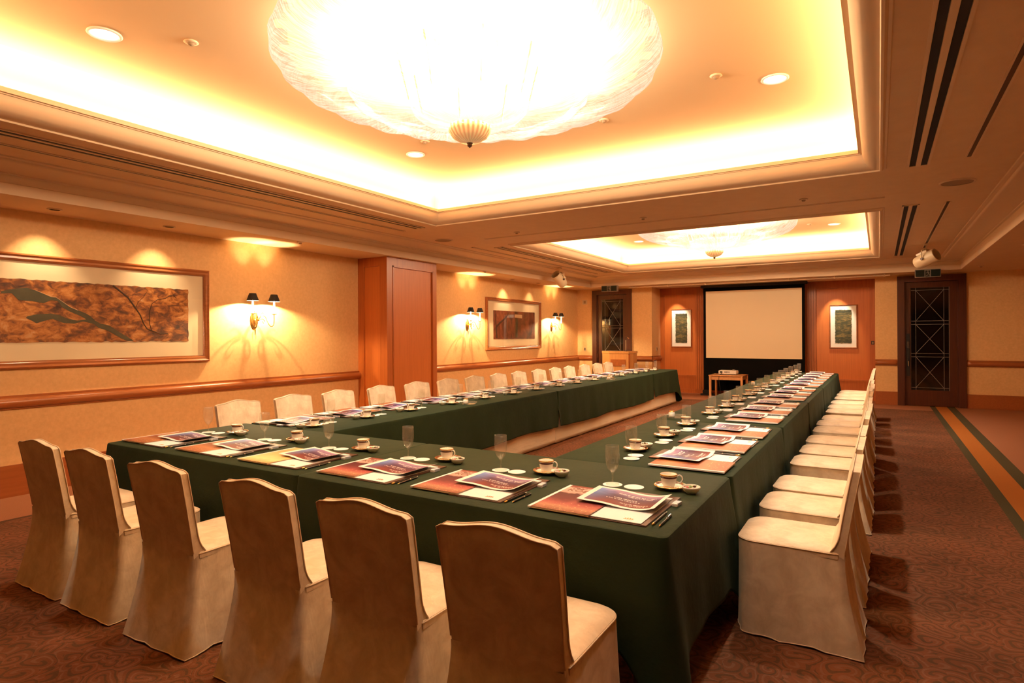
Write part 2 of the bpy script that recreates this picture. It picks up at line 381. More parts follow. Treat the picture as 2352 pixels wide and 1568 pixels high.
# ------------------------------------------------------------------ mesh helpers
class MB:
    def __init__(s):
        s.v = []; s.f = []

    def add(s, verts, faces):
        o = len(s.v); s.v += [tuple(p) for p in verts]; s.f += [tuple(i + o for i in f) for f in faces]; return s

    def box(s, x0, x1, y0, y1, z0, z1, bev=0.0):
        if bev > 0:
            bm = bmesh.new(); bmesh.ops.create_cube(bm, size=1.0)
            for v in bm.verts:
                v.co = Vector(((x0 + x1) / 2 + v.co.x * (x1 - x0), (y0 + y1) / 2 + v.co.y * (y1 - y0), (z0 + z1) / 2 + v.co.z * (z1 - z0)))
            bmesh.ops.bevel(bm, geom=bm.edges[:], offset=bev, segments=2, affect='EDGES')
            bm.verts.ensure_lookup_table(); bm.verts.index_update()
            s.add([v.co[:] for v in bm.verts], [[v.index for v in f.verts] for f in bm.faces]); bm.free(); return s
        return s.add([(x0, y0, z0), (x1, y0, z0), (x1, y1, z0), (x0, y1, z0), (x0, y0, z1), (x1, y0, z1), (x1, y1, z1), (x0, y1, z1)],
                     [(0, 3, 2, 1), (4, 5, 6, 7), (0, 1, 5, 4), (1, 2, 6, 5), (2, 3, 7, 6), (3, 0, 4, 7)])

    def lathe(s, prof, n=32, c=(0, 0, 0), ripple=None, cap=True):
        vs = []; k = len(prof)
        for i in range(n):
            a = 2 * PI * i / n
            for j, (r, z) in enumerate(prof):
                rr, dz = r, 0
                if ripple:
                    rr, dz = ripple(r, z, a)
                vs.append((c[0] + rr * math.cos(a), c[1] + rr * math.sin(a), c[2] + z + dz))
        fs = [(i * k + j, ((i + 1) % n) * k + j, ((i + 1) % n) * k + j + 1, i * k + j + 1) for i in range(n) for j in range(k - 1)]
        return s.add(vs, fs)

    def tube(s, pts, r, n=8, close=False):
        pts = [Vector(p) for p in pts]; k = len(pts); vs = []; up = Vector((0, 0, 1)); prev = None
        for i, p in enumerate(pts):
            if close:
                t = pts[(i + 1) % k] - pts[i - 1]
            else:
                t = pts[min(i + 1, k - 1)] - pts[max(i - 1, 0)]
            t.normalize()
            a = prev if prev is not None else (up if abs(t.z) < 0.9 else Vector((1, 0, 0)))
            a = (a - t * a.dot(t)); a.normalize(); prev = a; b2 = t.cross(a)
            rr = r[i] if isinstance(r, (list, tuple)) else r
            vs += [tuple(p + (a * math.cos(2 * PI * j / n) + b2 * math.sin(2 * PI * j / n)) * rr) for j in range(n)]
        m_ = k if close else k - 1
        fs = [(i * n + j, i * n + (j + 1) % n, ((i + 1) % k) * n + (j + 1) % n, ((i + 1) % k) * n + j) for i in range(m_) for j in range(n)]
        if not close:
            fs += [tuple(range(n))[::-1], tuple((k - 1) * n + j for j in range(n))]
        return s.add(vs, fs)

    def poly(s, pts, d):
        """flat polygon PTS (3-D, planar) thickened by the vector D"""
        n = len(pts); d = Vector(d)
        return s.add([tuple(p) for p in pts] + [tuple(Vector(p) + d) for p in pts],
                     [tuple(range(n))[::-1], tuple(range(n, 2 * n))] + [(i, (i + 1) % n, n + (i + 1) % n, n + i) for i in range(n)])

    def ring(s, x0, x1, y0, y1, prof):
        """profile (offset inward, z) swept round a rectangle with mitred corners"""
        k = len(prof); vs = []
        for (o, z) in prof:
            vs += [(x0 + o, y0 + o, z), (x1 - o, y0 + o, z), (x1 - o, y1 - o, z), (x0 + o, y1 - o, z)]
        return s.add(vs, [(j * 4 + i, j * 4 + (i + 1) % 4, (j + 1) * 4 + (i + 1) % 4, (j + 1) * 4 + i) for j in range(k - 1) for i in range(4)])

    def build(s, name, mt, parent=None, smooth=False, loc=None):
        me = bpy.data.meshes.new(name); me.from_pydata(s.v, [], s.f); me.update()
        bm = bmesh.new(); bm.from_mesh(me); bmesh.ops.recalc_face_normals(bm, faces=bm.faces); bm.to_mesh(me); bm.free()
        if smooth:
            for p in me.polygons:
                p.use_smooth = True
            if smooth != 'all':
                me.set_sharp_from_angle(angle=math.radians(38))
        me.materials.append(M[mt] if isinstance(mt, str) else mt)
        o = bpy.data.objects.new(name, me); COL.objects.link(o)
        if parent is not None:
            o.parent = parent
        if loc:
            o.location = loc
        return o


def tag(o, label=None, cat=None, group=None, kind=None):
    for k, v in (('label', label), ('category', cat), ('group', group), ('kind', kind)):
        if v:
            o[k] = v
    return o


def thing(name, label, cat, loc=(0, 0, 0), rz=0, group=None):
    o = bpy.data.objects.new(name, None); COL.objects.link(o); o.location = loc; o.rotation_euler = (0, 0, rz)
    o.empty_display_size = 0.1
    return tag(o, label, cat, group)


def struct(o):
    o['kind'] = 'structure'; return o

KIDS = {}
def kids(o):
    return [c for c in o.children]


def dup(o, parent=None):
    c = o.copy(); COL.objects.link(c)
    if parent is not None:
        c.parent = parent
    for ch in kids(o):
        dup(ch, c)
    return c


class Proto:
    """first use places the prototype itself, later uses place copies of it with its parts"""
    def __init__(s, root):
        s.root = root; s.tree = list(root.children); s.used = False; s.mat = root.matrix_local.copy()

    def place(s, loc, rz, label, group=None, scale=None, tilt=None):
        o = s.root if not s.used else dup(s.root)
        s.used = True
        o.location = loc; o.rotation_euler = (tilt[0], tilt[1], rz) if tilt else (0, 0, rz)
        o['label'] = label
        if group:
            o['group'] = group
        if scale:
            o.scale = scale
        return o

ORD = ['first', 'second', 'third', 'fourth', 'fifth', 'sixth', 'seventh', 'eighth', 'ninth', 'tenth', 'eleventh', 'twelfth', 'thirteenth', 'fourteenth', 'fifteenth']

# ------------------------------------------------------------------ setting
XL, YF, YR, XR = -7.05, 15.12, 15.85, 4.6
YB = -7.5
RX0, RX1 = -4.97, -0.07      # recess
struct(MB().box(XL - 0.2, XR + 0.2, YB - 0.2, YR + 0.2, -0.1, 0).build('floor', 'carpet'))
# walls
struct(MB().box(XL - 0.15, XL, YB, YR + 0.15, 0, 3.6).build('wall_left', 'wallpaper'))
struct(MB().box(XL, XR, YB - 0.15, YB, 0, 3.6).build('wall_front', 'door'))  # unseen wall, set far back and dark to cut bounced light
struct(MB().box(XR, XR + 0.15, YB, YR, 0, 3.6).build('wall_right', 'wallpaper'))
wl = MB()
D1, D2 = (-6.60, -5.50), (0.33, 1.50)
wl.box(XL, D1[0] + 0.02, YF, YF + 0.12, 0, 2.9); wl.box(D1[0] + 0.02, D1[1] - 0.02, YF, YF + 0.12, 2.6, 2.9); wl.box(D1[1] - 0.02, RX0, YF, YF + 0.12, 0, 2.9)
wl.box(RX0 - 0.12, RX0, YF + 0.12, YR, 0, 2.9)
struct(wl.build('wall_back_left', 'wallpaper'))
wl = MB()
wl.box(RX1, D2[0] + 0.02, YF, YF + 0.12, 0, 2.9); wl.box(D2[0] + 0.02, D2[1] - 0.02, YF, YF + 0.12, 2.6, 2.9); wl.box(D2[1] - 0.02, XR, YF, YF + 0.12, 0, 2.9)
wl.box(RX1, RX1 + 0.12, YF + 0.12, YR, 0, 2.9)
struct(wl.build('wall_back_right', 'wallpaper'))
# wood panelled recess wall with raised frames
wb = MB().box(RX0 - 0.12, RX1 + 0.12, YR, YR + 0.1, 0, 2.9).build('wall_back', 'panel'); struct(wb)
for i, (a, b_) in enumerate(((RX0, -3.84), (-3.84, -1.36), (-1.36, RX1))):
    f = MB(); g = 0.09
    f.box(a, b_, YR - 0.03, YR, 0, 0.10); f.box(a, b_, YR - 0.022, YR, 0.10, 0.42); f.box(a, b_, YR - 0.035, YR, 0.42, 0.46)
    f.box(a, a + g, YR - 0.03, YR, 0.46, 2.729); f.box(b_ - g, b_, YR - 0.03, YR, 0.46, 2.729); f.box(a + g, b_ - g, YR - 0.03, YR, 2.55, 2.729)
    f.box(a + g, a + g + 0.02, YR - 0.018, YR, 0.46, 2.55); f.box(b_ - g - 0.02, b_ - g, YR - 0.018, YR, 0.46, 2.55)
    f.build('panel_frame', 'panelf', wb)
for xa in (-1.36, -3.90):
    f = MB()
    for k in range(5):
        f.box(xa - 0.12 + 0.05 * k - 0.02, xa - 0.12 + 0.05 * k + 0.02, YR - 0.05, YR - 0.03, 0.1, 2.7)
    f.build('pilaster', 'panelf', wb)

# ceiling
c = MB()
def flat(x0, x1, y0, y1, z, t=0.02): c.box(x0, x1, y0, y1, z, z + t)
c1, c2 = COFFERS; e = 0.2
# low soffit round the room
SX0, SX1, SY0, SY1 = -6.35, 1.35, -6.8, 14.42
q_ = 0.004; flat(XL, SX0 - q_, YB, YR, ZS, 0.05); flat(SX1 + q_, XR, YB, YR, ZS, 0.05); flat(SX0 - q_, SX1 + q_, YB, SY0 - q_, ZS, 0.05); flat(SX0 - q_, SX1 + q_, SY1 + q_, YR, ZS, 0.05)
s_ = 0.335
MX0, MX1, MY0, MY1 = SX0 + s_, SX1 - s_, SY0 + s_, SY1 - s_
ge = 0.215
def cof(r, k=ge): return (r[0] - k, r[1] + k, r[2] - k, r[3] + k)
a1, a2 = cof(c1), cof(c2)
flat(MX0, a2[0], MY0, MY1, ZM); flat(a1[1], MX1, MY0, MY1, ZM)
flat(a2[0], a1[0], MY0, a1[3], ZM)
flat(a1[0], a1[1], MY0, a1[2], ZM); flat(a2[0], a1[1], a1[3], a2[2], ZM); flat(a2[0], a2[1], a2[3], MY1, ZM)
ceil = struct(c.build('ceiling', 'ceiling'))
# cornice between soffit and main ceiling
prof = [(-0.006, ZS + 0.001), (0, ZS), (0, ZS + 0.095), (-0.010, ZS + 0.10), (-0.010, ZS + 0.125), (0.0, ZS + 0.14), (0.0, ZS + 0.165), (0.025, ZS + 0.17), (0.03, ZS + 0.178)]
for k in range(9):
    t = k / 8 * PI / 2
    prof.append((0.05 + 0.24 * math.sin(t) , ZS + 0.178 + 0.055 * (1 - math.cos(t))))
prof += [(0.30, ZM - 0.012), (0.33, ZM - 0.012), (0.335, ZM)]
struct(MB().ring(SX0, SX1, SY0, SY1, prof).build('trim_1', 'mould', smooth=True))
# coffer surround: bead, cove, lip, trough, upstand, lid
for i, r0 in enumerate(COFFERS):
    p = [(-0.215, ZM), (-0.21, ZM - 0.012), (-0.195, ZM - 0.012), (-0.19, ZM - 0.02), (-0.18, ZM - 0.032), (-0.165, ZM - 0.032), (-0.16, ZM - 0.02)]
    for k in range(9):
        t = k / 8 * PI / 2
        p.append((-0.155 + 0.125 * math.sin(t), ZM - 0.018 + 0.115 * (1 - math.cos(t)) * 1.0))
    p += [(-0.028, 3.083), (-0.018, 3.083), (-0.018, 3.092), (0.0, 3.092), (0.0, 3.125), (-0.015, 3.125), (-0.02, 3.10), (-0.30, 3.10), (-0.30, 3.30)] + [(-0.30 + 0.15 * (1 - math.cos(k / 8 * PI / 2)), 3.30 + 0.15 * math.sin(k / 8 * PI / 2)) for k in range(1, 9)]
    struct(MB().ring(r0[0], r0[1], r0[2], r0[3], p).build('trim_%d' % (i + 2), 'mould', smooth=True))
    struct(MB().box(r0[0] - 0.31, r0[1] + 0.31, r0[2] - 0.31, r0[3] + 0.31, ZC, ZC + 0.02).build('ceiling_coffer', 'coffer'))

# wood clad pier on the left wall
px0, px1, py0, py1 = XL, -6.46, 6.97, 8.17
p = MB().box(px0, px1, py0, py1, 0, ZS - 0.001).build('wall_pillar', 'panel'); struct(p)
f = MB(); g = 0.11
f.box(px1, px1 + 0.02, py0 - 0.0, py0 + g, 0, ZS - 0.001); f.box(px1, px1 + 0.02, py1 - 0.09, py1, 0, ZS - 0.001); f.box(px1, px1 + 0.02, py0 + g, py1 - 0.09, ZS - 0.13, ZS - 0.001); f.box(px1, px1 + 0.02, py0 + g, py1 - 0.09, 0, 0.3)
f.box(px1, px1 + 0.028, py0 + g, py0 + g + 0.025, 0.3, ZS - 0.13); f.box(px1, px1 + 0.028, py1 - 0.115, py1 - 0.09, 0.3, ZS - 0.13); f.box(px1, px1 + 0.028, py0 + g, py1 - 0.09, ZS - 0.155, ZS - 0.13)
f.build('panel_frame', 'panelf', p)
f = MB()
f.box(px0, px0 + 0.13, py0 - 0.02, py0, 0, ZS - 0.001); f.box(px1 - 0.13, px1 + 0.02, py0 - 0.02, py0, 0, ZS - 0.001); f.box(px0 + 0.13, px1 - 0.13, py0 - 0.02, py0, ZS - 0.14, ZS - 0.001); f.box(px0 + 0.13, px1 - 0.13, py0 - 0.02, py0, 0, 0.3)
f.build('panel_frame', 'panelf', p)


# chair rails (board with a half-round nose) and baseboards
def rail(name, p0, p1, nrm, mt, e0=True, e1=True, z0=0.83, z1=0.96):
    p0, p1, nrm = Vector(p0), Vector(p1), Vector(nrm)
    d = (p1 - p0).normalized(); pr = [(0, z0), (0.022, z0)]
    for k in range(9):
        t = -PI / 2 + PI * k / 8; pr.append((0.022 + 0.045 * math.cos(t), (z0 + z1) / 2 - 0.005 + 0.047 * math.sin(t)))
    pr += [(0.022, z1), (0, z1)]
    mb = MB(); n = len(pr); vs = []
    ln = (p1 - p0).length
    st = [(0, 0 if e0 else 1), (0.03, 0.8 if e0 else 1), (0.07, 1), (ln - 0.07, 1), (ln - 0.03, 0.8 if e1 else 1), (ln, 0 if e1 else 1)]
    for (s, q) in st:
        for (o, z) in pr:
            oo = o if o <= 0.022 else 0.022 + (o - 0.022) * q
            vs.append(tuple(p0 + d * s + nrm * oo + Vector((0, 0, z))))
    m_ = len(st)
    mb.add(vs, [(i * n + j, (i + 1) * n + j, (i + 1) * n + (j + 1) % n, i * n + (j + 1) % n) for i in range(m_ - 1) for j in range(n)] + [tuple(range(n)), tuple(range((m_ - 1) * n, m_ * n))[::-1]])
    return struct(mb.build(name, mt, smooth=True))

rail('trim_4', (XL, YB, 0), (XL, py0 - 0.02, 0), (1, 0, 0), 'rail', False, False)
rail('trim_5', (XL, py1, 0), (XL, YF, 0), (1, 0, 0), 'rail', False, False)
rail('trim_6', (XL, YF, 0), (D1[0], YF, 0), (0, -1, 0), 'railx', False, True)
rail('trim_7', (D1[1], YF, 0), (RX0 + 0.022, YF, 0), (0, -1, 0), 'railx', True, False)
rail('trim_8', (RX0, YF - 0.022, 0), (RX0, YR - 0.03, 0), (1, 0, 0), 'rail', False, True)
rail('trim_9', (RX1, YF, 0), (D2[0], YF, 0), (0, -1, 0), 'railx')
rail('trim_10', (D2[1], YF, 0), (XR, YF, 0), (0, -1, 0), 'railx', True, False)
bb = MB()
bb.box(XL, XL + 0.018, YB, py0, 0, 0.30).box(XL, XL + 0.018, py1, YF, 0, 0.30)
struct(bb.build('baseboard_left', 'base'))
struct(MB().box(XL, D1[0], YF - 0.018, YF, 0, 0.28).box(D1[1], RX0, YF - 0.018, YF, 0, 0.28).box(RX0, RX0 + 0.018, YF, YR - 0.03, 0, 0.28).build('baseboard_back_left', 'base'))
struct(MB().box(RX1, D2[0], YF - 0.018, YF, 0, 0.28).box(D2[1], XR, YF - 0.018, YF, 0, 0.28).build('baseboard_back_right', 'base'))


# doors: dark wood surround, leaf with a leaded pane
def door(n, x0, x1, flip):
    r = thing('door_%d' % n, None, None, ((x0 + x1) / 2, YF, 0)); struct(r)
    hw = (x1 - x0) / 2; fr = MB(); t = 0.125
    fr.box(-hw, -hw + t, -0.05, 0.12, 0, 2.70).box(hw - t, hw, -0.05, 0.12, 0, 2.70).box(-hw + t, hw - t, -0.05, 0.12, 2.70 - t, 2.70)
    fr.box(-hw + t, -hw + t + 0.02, -0.015, 0.12, 0, 2.575).box(hw - t - 0.02, hw - t, -0.015, 0.12, 0, 2.575)
    fr.build('door_frame', 'doorf', r)
    a = hw - t - 0.02; lf = MB(); gx = a - 0.12; g0, g1 = 0.33, 2.45
    if flip:
        gl_, gr_ = -a + 0.09, a - 0.13
    else:
        gl_, gr_ = -a + 0.10, a - 0.10
    lf.box(-a, gl_, 0.02, 0.07, 0.01, 2.57).box(gr_, a, 0.02, 0.07, 0.01, 2.57).box(gl_, gr_, 0.02, 0.07, g1, 2.57).box(gl_, gr_, 0.02, 0.07, 0.01, g0)
    leaf = lf.build('door_leaf', 'door', r)
    MB().box(gl_, gr_, 0.040, 0.050, g0, g1).build('glass_pane', 'pane', leaf)
    mu = MB(); w_ = 0.0035; q = 0.09; yb0, yb1 = 0.034, 0.040
    def bar(xa, za, xb, zb):
        d = Vector((xb - xa, 0, zb - za)); k = Vector((-d.z, 0, d.x)).normalized() * w_
        mu.poly([(xa + k.x, yb0, za + k.z), (xb + k.x, yb0, zb + k.z), (xb - k.x, yb0, zb - k.z), (xa - k.x, yb0, za - k.z)], (0, yb1 - yb0, 0))
    xi, xo = gl_ + q, gr_ - q
    bar(xi, g0, xi, g1); bar(xo, g0, xo, g1); bar(gl_ + 0.004, g0, gl_ + 0.004, g1); bar(gr_ - 0.004, g0, gr_ - 0.004, g1)
    hgt = (g1 - g0 - 0.10) / 3
    for k in range(3):
        za = g0 + 0.05 + k * hgt + 0.035 * (k > 0); zb = g0 + 0.05 + (k + 1) * hgt - 0.035 * (k < 2)
        bar(gl_, za, gr_, za); bar(gl_, zb, gr_, zb); bar(xi, za, xo, zb); bar(xi, zb, xo, za)
    mu.build('lead_bars', 'line', leaf)
    if flip:
        h = MB().box(-a + 0.015, -a + 0.075, 0.0, 0.02, 0.62, 1.50).build('handle', 'blacksat', leaf)
        MB().box(-a + 0.025, -a + 0.065, -0.01, 0.0, 1.20, 1.34).build('lock_plate', 'chrome', h)
        MB().tube([(-a + 0.045, -0.012, 0.80), (-a + 0.045, -0.045, 0.83), (-a + 0.045, -0.045, 0.93), (-a + 0.045, -0.012, 0.96)], 0.008).build('pull', 'chrome', h)
    # black backing for the dark space behind is added after the doors
    return r
door(1, D1[0], D1[1], False)
door(2, D2[0], D2[1], True)
for (a, b_) in (D1, D2):
    struct(MB().box(a, b_, YF + 0.13, YF + 0.15, 0, 2.8).build('wall_dark_backing', 'black'))  # added black sheet; the dark behind each door is put into its colour

# ------------------------------------------------------------------ ceiling fittings
def ceil_item(o): return o

def downlight(x, y, label, big=True):
    t = thing('downlight', label, 'ceiling light', (x, y, ZC), 0, 'recessed downlights in the coffers')
    MB().lathe([(0.098, 0.0), (0.100, -0.006), (0.092, -0.012), (0.082, -0.010), (0.078, -0.002)], 32).build('trim_ring', 'white', t, 'all')
    MB().lathe([(0.0, -0.003), (0.078, -0.002)], 32).build('lamp_glass', 'lamp', t, 'all')
    return t
DLL = ['recessed downlight beside the big chandelier, wall side, near end', 'recessed downlight beyond the big chandelier, towards the picture wall', 'recessed downlight beside the big chandelier, aisle side, near end', 'recessed downlight past the big chandelier on the aisle side',
       'recessed downlight in the far coffer, wall side, near corner', 'recessed downlight in the far coffer, wall side, far corner', 'recessed downlight in the far coffer, aisle side, near corner', 'recessed downlight in the far coffer, aisle side, far corner']
for (x, y), lb in zip(DOWNL, DLL):
    downlight(x, y, lb)
# small smoke sensors / sprinklers
def sprinkler(x, y, z, label):
    t = thing('ceiling_sensor', label, 'sensor', (x, y, z), 0, 'small ceiling sensors')
    MB().lathe([(0.0, -0.001), (0.042, -0.001), (0.046, -0.006), (0.030, -0.012), (0.022, -0.012)], 20).build('flange', 'mould', t, 'all')
    MB().lathe([(0.022, -0.010), (0.016, -0.026), (0.0, -0.028)], 16).build('sensor_head', 'dgrille', t, 'all')
for (x, y, z, lb) in ((-3.87, 2.33, ZC, 'small round sensor on the coffer ceiling by the downlight near the chandelier'), (-1.04, 4.70, ZC, 'small round sensor on the coffer ceiling, aisle side of the chandelier'),
                      (-3.87, 4.74, ZC, 'small round sensor half hidden behind the big chandelier, wall side'), (-2.12, 5.13, ZC, 'small round sensor just beyond the edge of the big chandelier'),
                      (-4.42, 7.45, ZM, 'small sensor on the beam between coffers, wall side'), (-0.70, 7.34, ZM, 'small sensor on the beam between coffers, aisle side'), (-2.54, 7.41, ZM, 'small sensor midway along the beam between coffers'),
                      (-1.04, 11.9, ZC, 'small round sensor in the far coffer, aisle side'), (1.75, 10.9, ZS, 'small sensor on the low ceiling over the aisle'), (1.6, 13.9, ZS, 'small sensor on the low ceiling above the aisle door'),
                      (-6.4, 5.3, ZS, 'small sensor on the low soffit above the nearest wall lamp'), (-6.4, 9.6, ZS, 'small sensor on the low soffit beyond the wooden pier')):
    sprinkler(x, y, z, lb)
for (x, y, lb) in ((-5.73, 7.44, 'round flush speaker grille in the ceiling, wall side'), (0.66, 7.32, 'round flush speaker grille in the ceiling, aisle side'), (-2.57, 14.0, 'round flush speaker grille before the projection screen')):
    t = thing('ceiling_speaker', lb, 'speaker', (x, y, ZM), 0, 'flush ceiling speakers')
    MB().lathe([(0.152, 0.0), (0.150, -0.008), (0.132, -0.010)], 36).build('rim', 'mould', t, 'all')
    MB().lathe([(0.0, -0.007), (0.133, -0.007)], 36).build('grille', 'dgrille', t, 'all')


def diffuser(x, y0, y1, label):
    t = thing('air_diffuser', label, 'air vent', (x, (y0 + y1) / 2, ZM), 0, 'long ceiling air slots')
    h = (y1 - y0) / 2
    for sx in (-0.042, 0.042):
        MB().box(sx - 0.022, sx + 0.022, -h, h, -0.0045, -0.0025).build('slot', 'black', t)
    f = MB().box(-0.085, -0.066, -h - 0.02, h + 0.02, -0.010, 0).box(0.066, 0.085, -h - 0.02, h + 0.02, -0.010, 0).box(-0.018, 0.018, -h, h, -0.010, 0).box(-0.085, 0.085, -h - 0.02, -h, -0.010, 0).box(-0.085, 0.085, h, h + 0.02, -0.010, 0)
    f.build('frame', 'mould', t)
diffuser(-5.36, -2.0, 6.43, 'long black air slot between the near coffer and the picture wall')
diffuser(0.30, -2.0, 6.40, 'long black air slot on the aisle side of the near coffer')
diffuser(-5.42, 8.55, 13.4, 'long black air slot on the wall side of the far coffer')
diffuser(0.32, 8.35, 13.57, 'long black air slot on the aisle side of the far coffer')


def track(x0, x1, y0, y1, label):
    t = thing('lighting_track', label, 'lighting track', ((x0 + x1) / 2, (y0 + y1) / 2, ZM), 0, 'slim lighting tracks in the ceiling')
    hx, hy = (x1 - x0) / 2, (y1 - y0) / 2
    MB().box(-hx, hx, -hy, hy, -0.004, -0.0005).build('channel', 'leather', t)
    k = 0.012
    f = MB()
    if hx < hy:
        f.box(-hx - k, -hx, -hy, hy, -0.008, 0).box(hx, hx + k, -hy, hy, -0.008, 0)
    else:
        f.box(-hx, hx, -hy - k, -hy, -0.008, 0).box(-hx, hx, hy, hy + k, -0.008, 0)
    f.build('edge_frame', 'mould', t)
track(-5.71, -5.68, -2.0, 6.5, 'slim ceiling track beside the near air slot, wall side')
track(0.635, 0.665, -2.0, 6.32, 'slim ceiling track beside the near air slot, aisle side')
track(-5.14, 0.06, 7.70, 7.72, 'slim ceiling track crossing the beam between the coffers')
track(-5.80, -5.77, 8.3, 13.5, 'slim ceiling track on the wall side of the far coffer')
track(0.655, 0.685, 8.35, 12.6, 'slim ceiling track on the aisle side of the far coffer')
track(-4.7, -0.3, 13.70, 13.72, 'slim ceiling track before the projection screen')


def puck(x, y, label):
    t = thing('picture_spotlight', label, 'spotlight', (x, y, ZS), 0, 'recessed picture spotlights')
    MB().lathe([(0.062, 0.0), (0.063, -0.006), (0.045, -0.008)], 24).build('trim_ring', 'mould', t, 'all')
    MB().lathe([(0.0, -0.003), (0.046, -0.0025)], 24).build('reflector', 'lampdim', t, 'all')
for (x, y, lb) in ((-6.71, 2.69, 'small recessed spotlight above the wide picture, near one'), (-6.71, 3.78, 'small recessed spotlight above the wide picture, by its far end'), (-6.80, 11.27, 'small recessed spotlight above the smaller wall picture, near one'), (-6.80, 12.44, 'small recessed spotlight above the smaller wall picture, far one'),
                   (-4.55, 15.35, 'small recessed spotlight above the green panel art beside the podium'), (-0.86, 15.35, 'small recessed spotlight above the green panel art beside the aisle')):
    puck(x, y, lb)


# theatre style spotlights hanging from the tracks
def spotlight(x, y, label, aim):
    t = thing('stage_spotlight', label, 'spotlight', (x, y, ZM), 0, 'cream spotlights hanging from tracks')
    MB().box(-0.03, 0.03, -0.05, 0.05, -0.025, -0.005, 0.004).tube([(0, 0, -0.02), (0, 0, -0.10)], 0.010).build('stem', 'cream', t, True)
    a = Vector(aim).normalized(); q = a.to_track_quat('Z', 'Y'); side = q @ Vector((1, 0, 0)); c = Vector((0, 0, -0.26))
    rot = q.to_matrix().to_4x4()
    MB().tube([tuple(c + side * 0.125), tuple(c + side * 0.125 + Vector((0, 0, 0.14))), tuple(side * 0.06 + Vector((0, 0, -0.10))), tuple(side * -0.06 + Vector((0, 0, -0.10))), tuple(c - side * 0.125 + Vector((0, 0, 0.14))), tuple(c - side * 0.125)], 0.009).build('yoke', 'cream', t, True)
    body = MB().lathe([(0.0, -0.17), (0.085, -0.17), (0.098, -0.155), (0.108, -0.10), (0.108, 0.17), (0.100, 0.175), (0.098, 0.165), (0.092, 0.0)], 32).build('lamp_body', 'cream', t, True)
    body.matrix_local = Matrix.Translation(c) @ rot
    MB().lathe([(0.0, 0.02), (0.093, 0.021)], 32).build('lens', 'black', body, True)
    MB().box(-0.05, 0.05, 0.10, 0.135, -0.10, 0.08, 0.004).build('gear_box', 'cream', body)
    for s in (-1, 1):
        k = MB().lathe([(0.0, 0.016), (0.02, 0.016), (0.022, 0.0)], 16).build('knob', 'leather', body, True)
        k.matrix_local = Matrix.Translation((s * 0.118, 0, 0)) @ Matrix.Rotation(s * PI / 2, 4, 'Y')
spotlight(-5.95, 11.85, 'cream drum spotlight hanging over the wall side chairs', (-0.19, -0.755, 0.6))
spotlight(0.67, 12.05, 'cream drum spotlight hanging before the aisle door', (0.78, -0.52, 0.36))


def exit_sign(x0, x1, z0, z1, label):
    t = thing('exit_sign', label, 'exit sign', ((x0 + x1) / 2, SY1 - 0.105, (z0 + z1) / 2), 0, 'green running man exit signs')
    w_, h_ = (x1 - x0) / 2, (z1 - z0) / 2
    MB().box(-w_, w_, 0.0, 0.10, -h_, h_, 0.004).build('housing', 'grey', t)
    MB().box(-w_ + 0.012, w_ - 0.012, -0.004, 0.0, -h_ + 0.012, h_ - 0.012).build('sign_face', 'exitgreen', t)
    a = MB(); d = (0, -0.002, 0); yy = -0.0045; s = h_ * 0.85
    P = lambda pts: a.poly([(px * s, yy, pz * s) for px, pz in pts], d)
    P([(-.85, -1), (-.62, -1), (-.62, 1), (-.85, 1)]); P([(-.62, .78), (.75, .78), (.75, 1), (-.62, 1)]); P([(.52, -1), (.75, -1), (.75, .78), (.52, .78)])
    P([(-.1, .72), (.12, .72), (.18, .58), (.12, .45), (-.1, .45), (-.16, .58)])
    P([(-.22, .36), (.14, .40), (.30, -.05), (.02, -.12)]); P([(.14, .36), (.42, .10), (.36, 0), (.08, .24)]); P([(-.20, .36), (-.46, .05), (-.40, -.03), (-.08, .22)])
    P([(.30, -.08), (.12, -.18), (.34, -.48), (.20, -.92), (.34, -.95), (.50, -.44)]); P([(.05, -.10), (.22, -.18), (-.08, -.55), (-.48, -.62), (-.46, -.76), (.0, -.68)])
    a.build('pictogram', 'grey', t)
exit_sign(-6.01, -5.59, 2.60, 2.75, 'dark green exit sign over the door behind the podium')
exit_sign(0.61, 1.03, 2.60, 2.755, 'dark green exit sign over the aisle door')
# pipe with hooks along the far soffit
t = thing('hanging_rail', 'painted pipe rail fixed below the far cornice over the screen', 'rail', (-2.6, 14.62, 2.70))
MB().tube([(-2.8, 0, 0), (2.8, 0, 0)], 0.014, 10).build('pipe', 'mould', t, True)
for k in range(7):
    MB().tube([(-2.7 + 0.9 * k, 0, -0.02), (-2.7 + 0.9 * k, 0, 0.03)], 0.02, 10).build('bracket', 'mould', t, True)


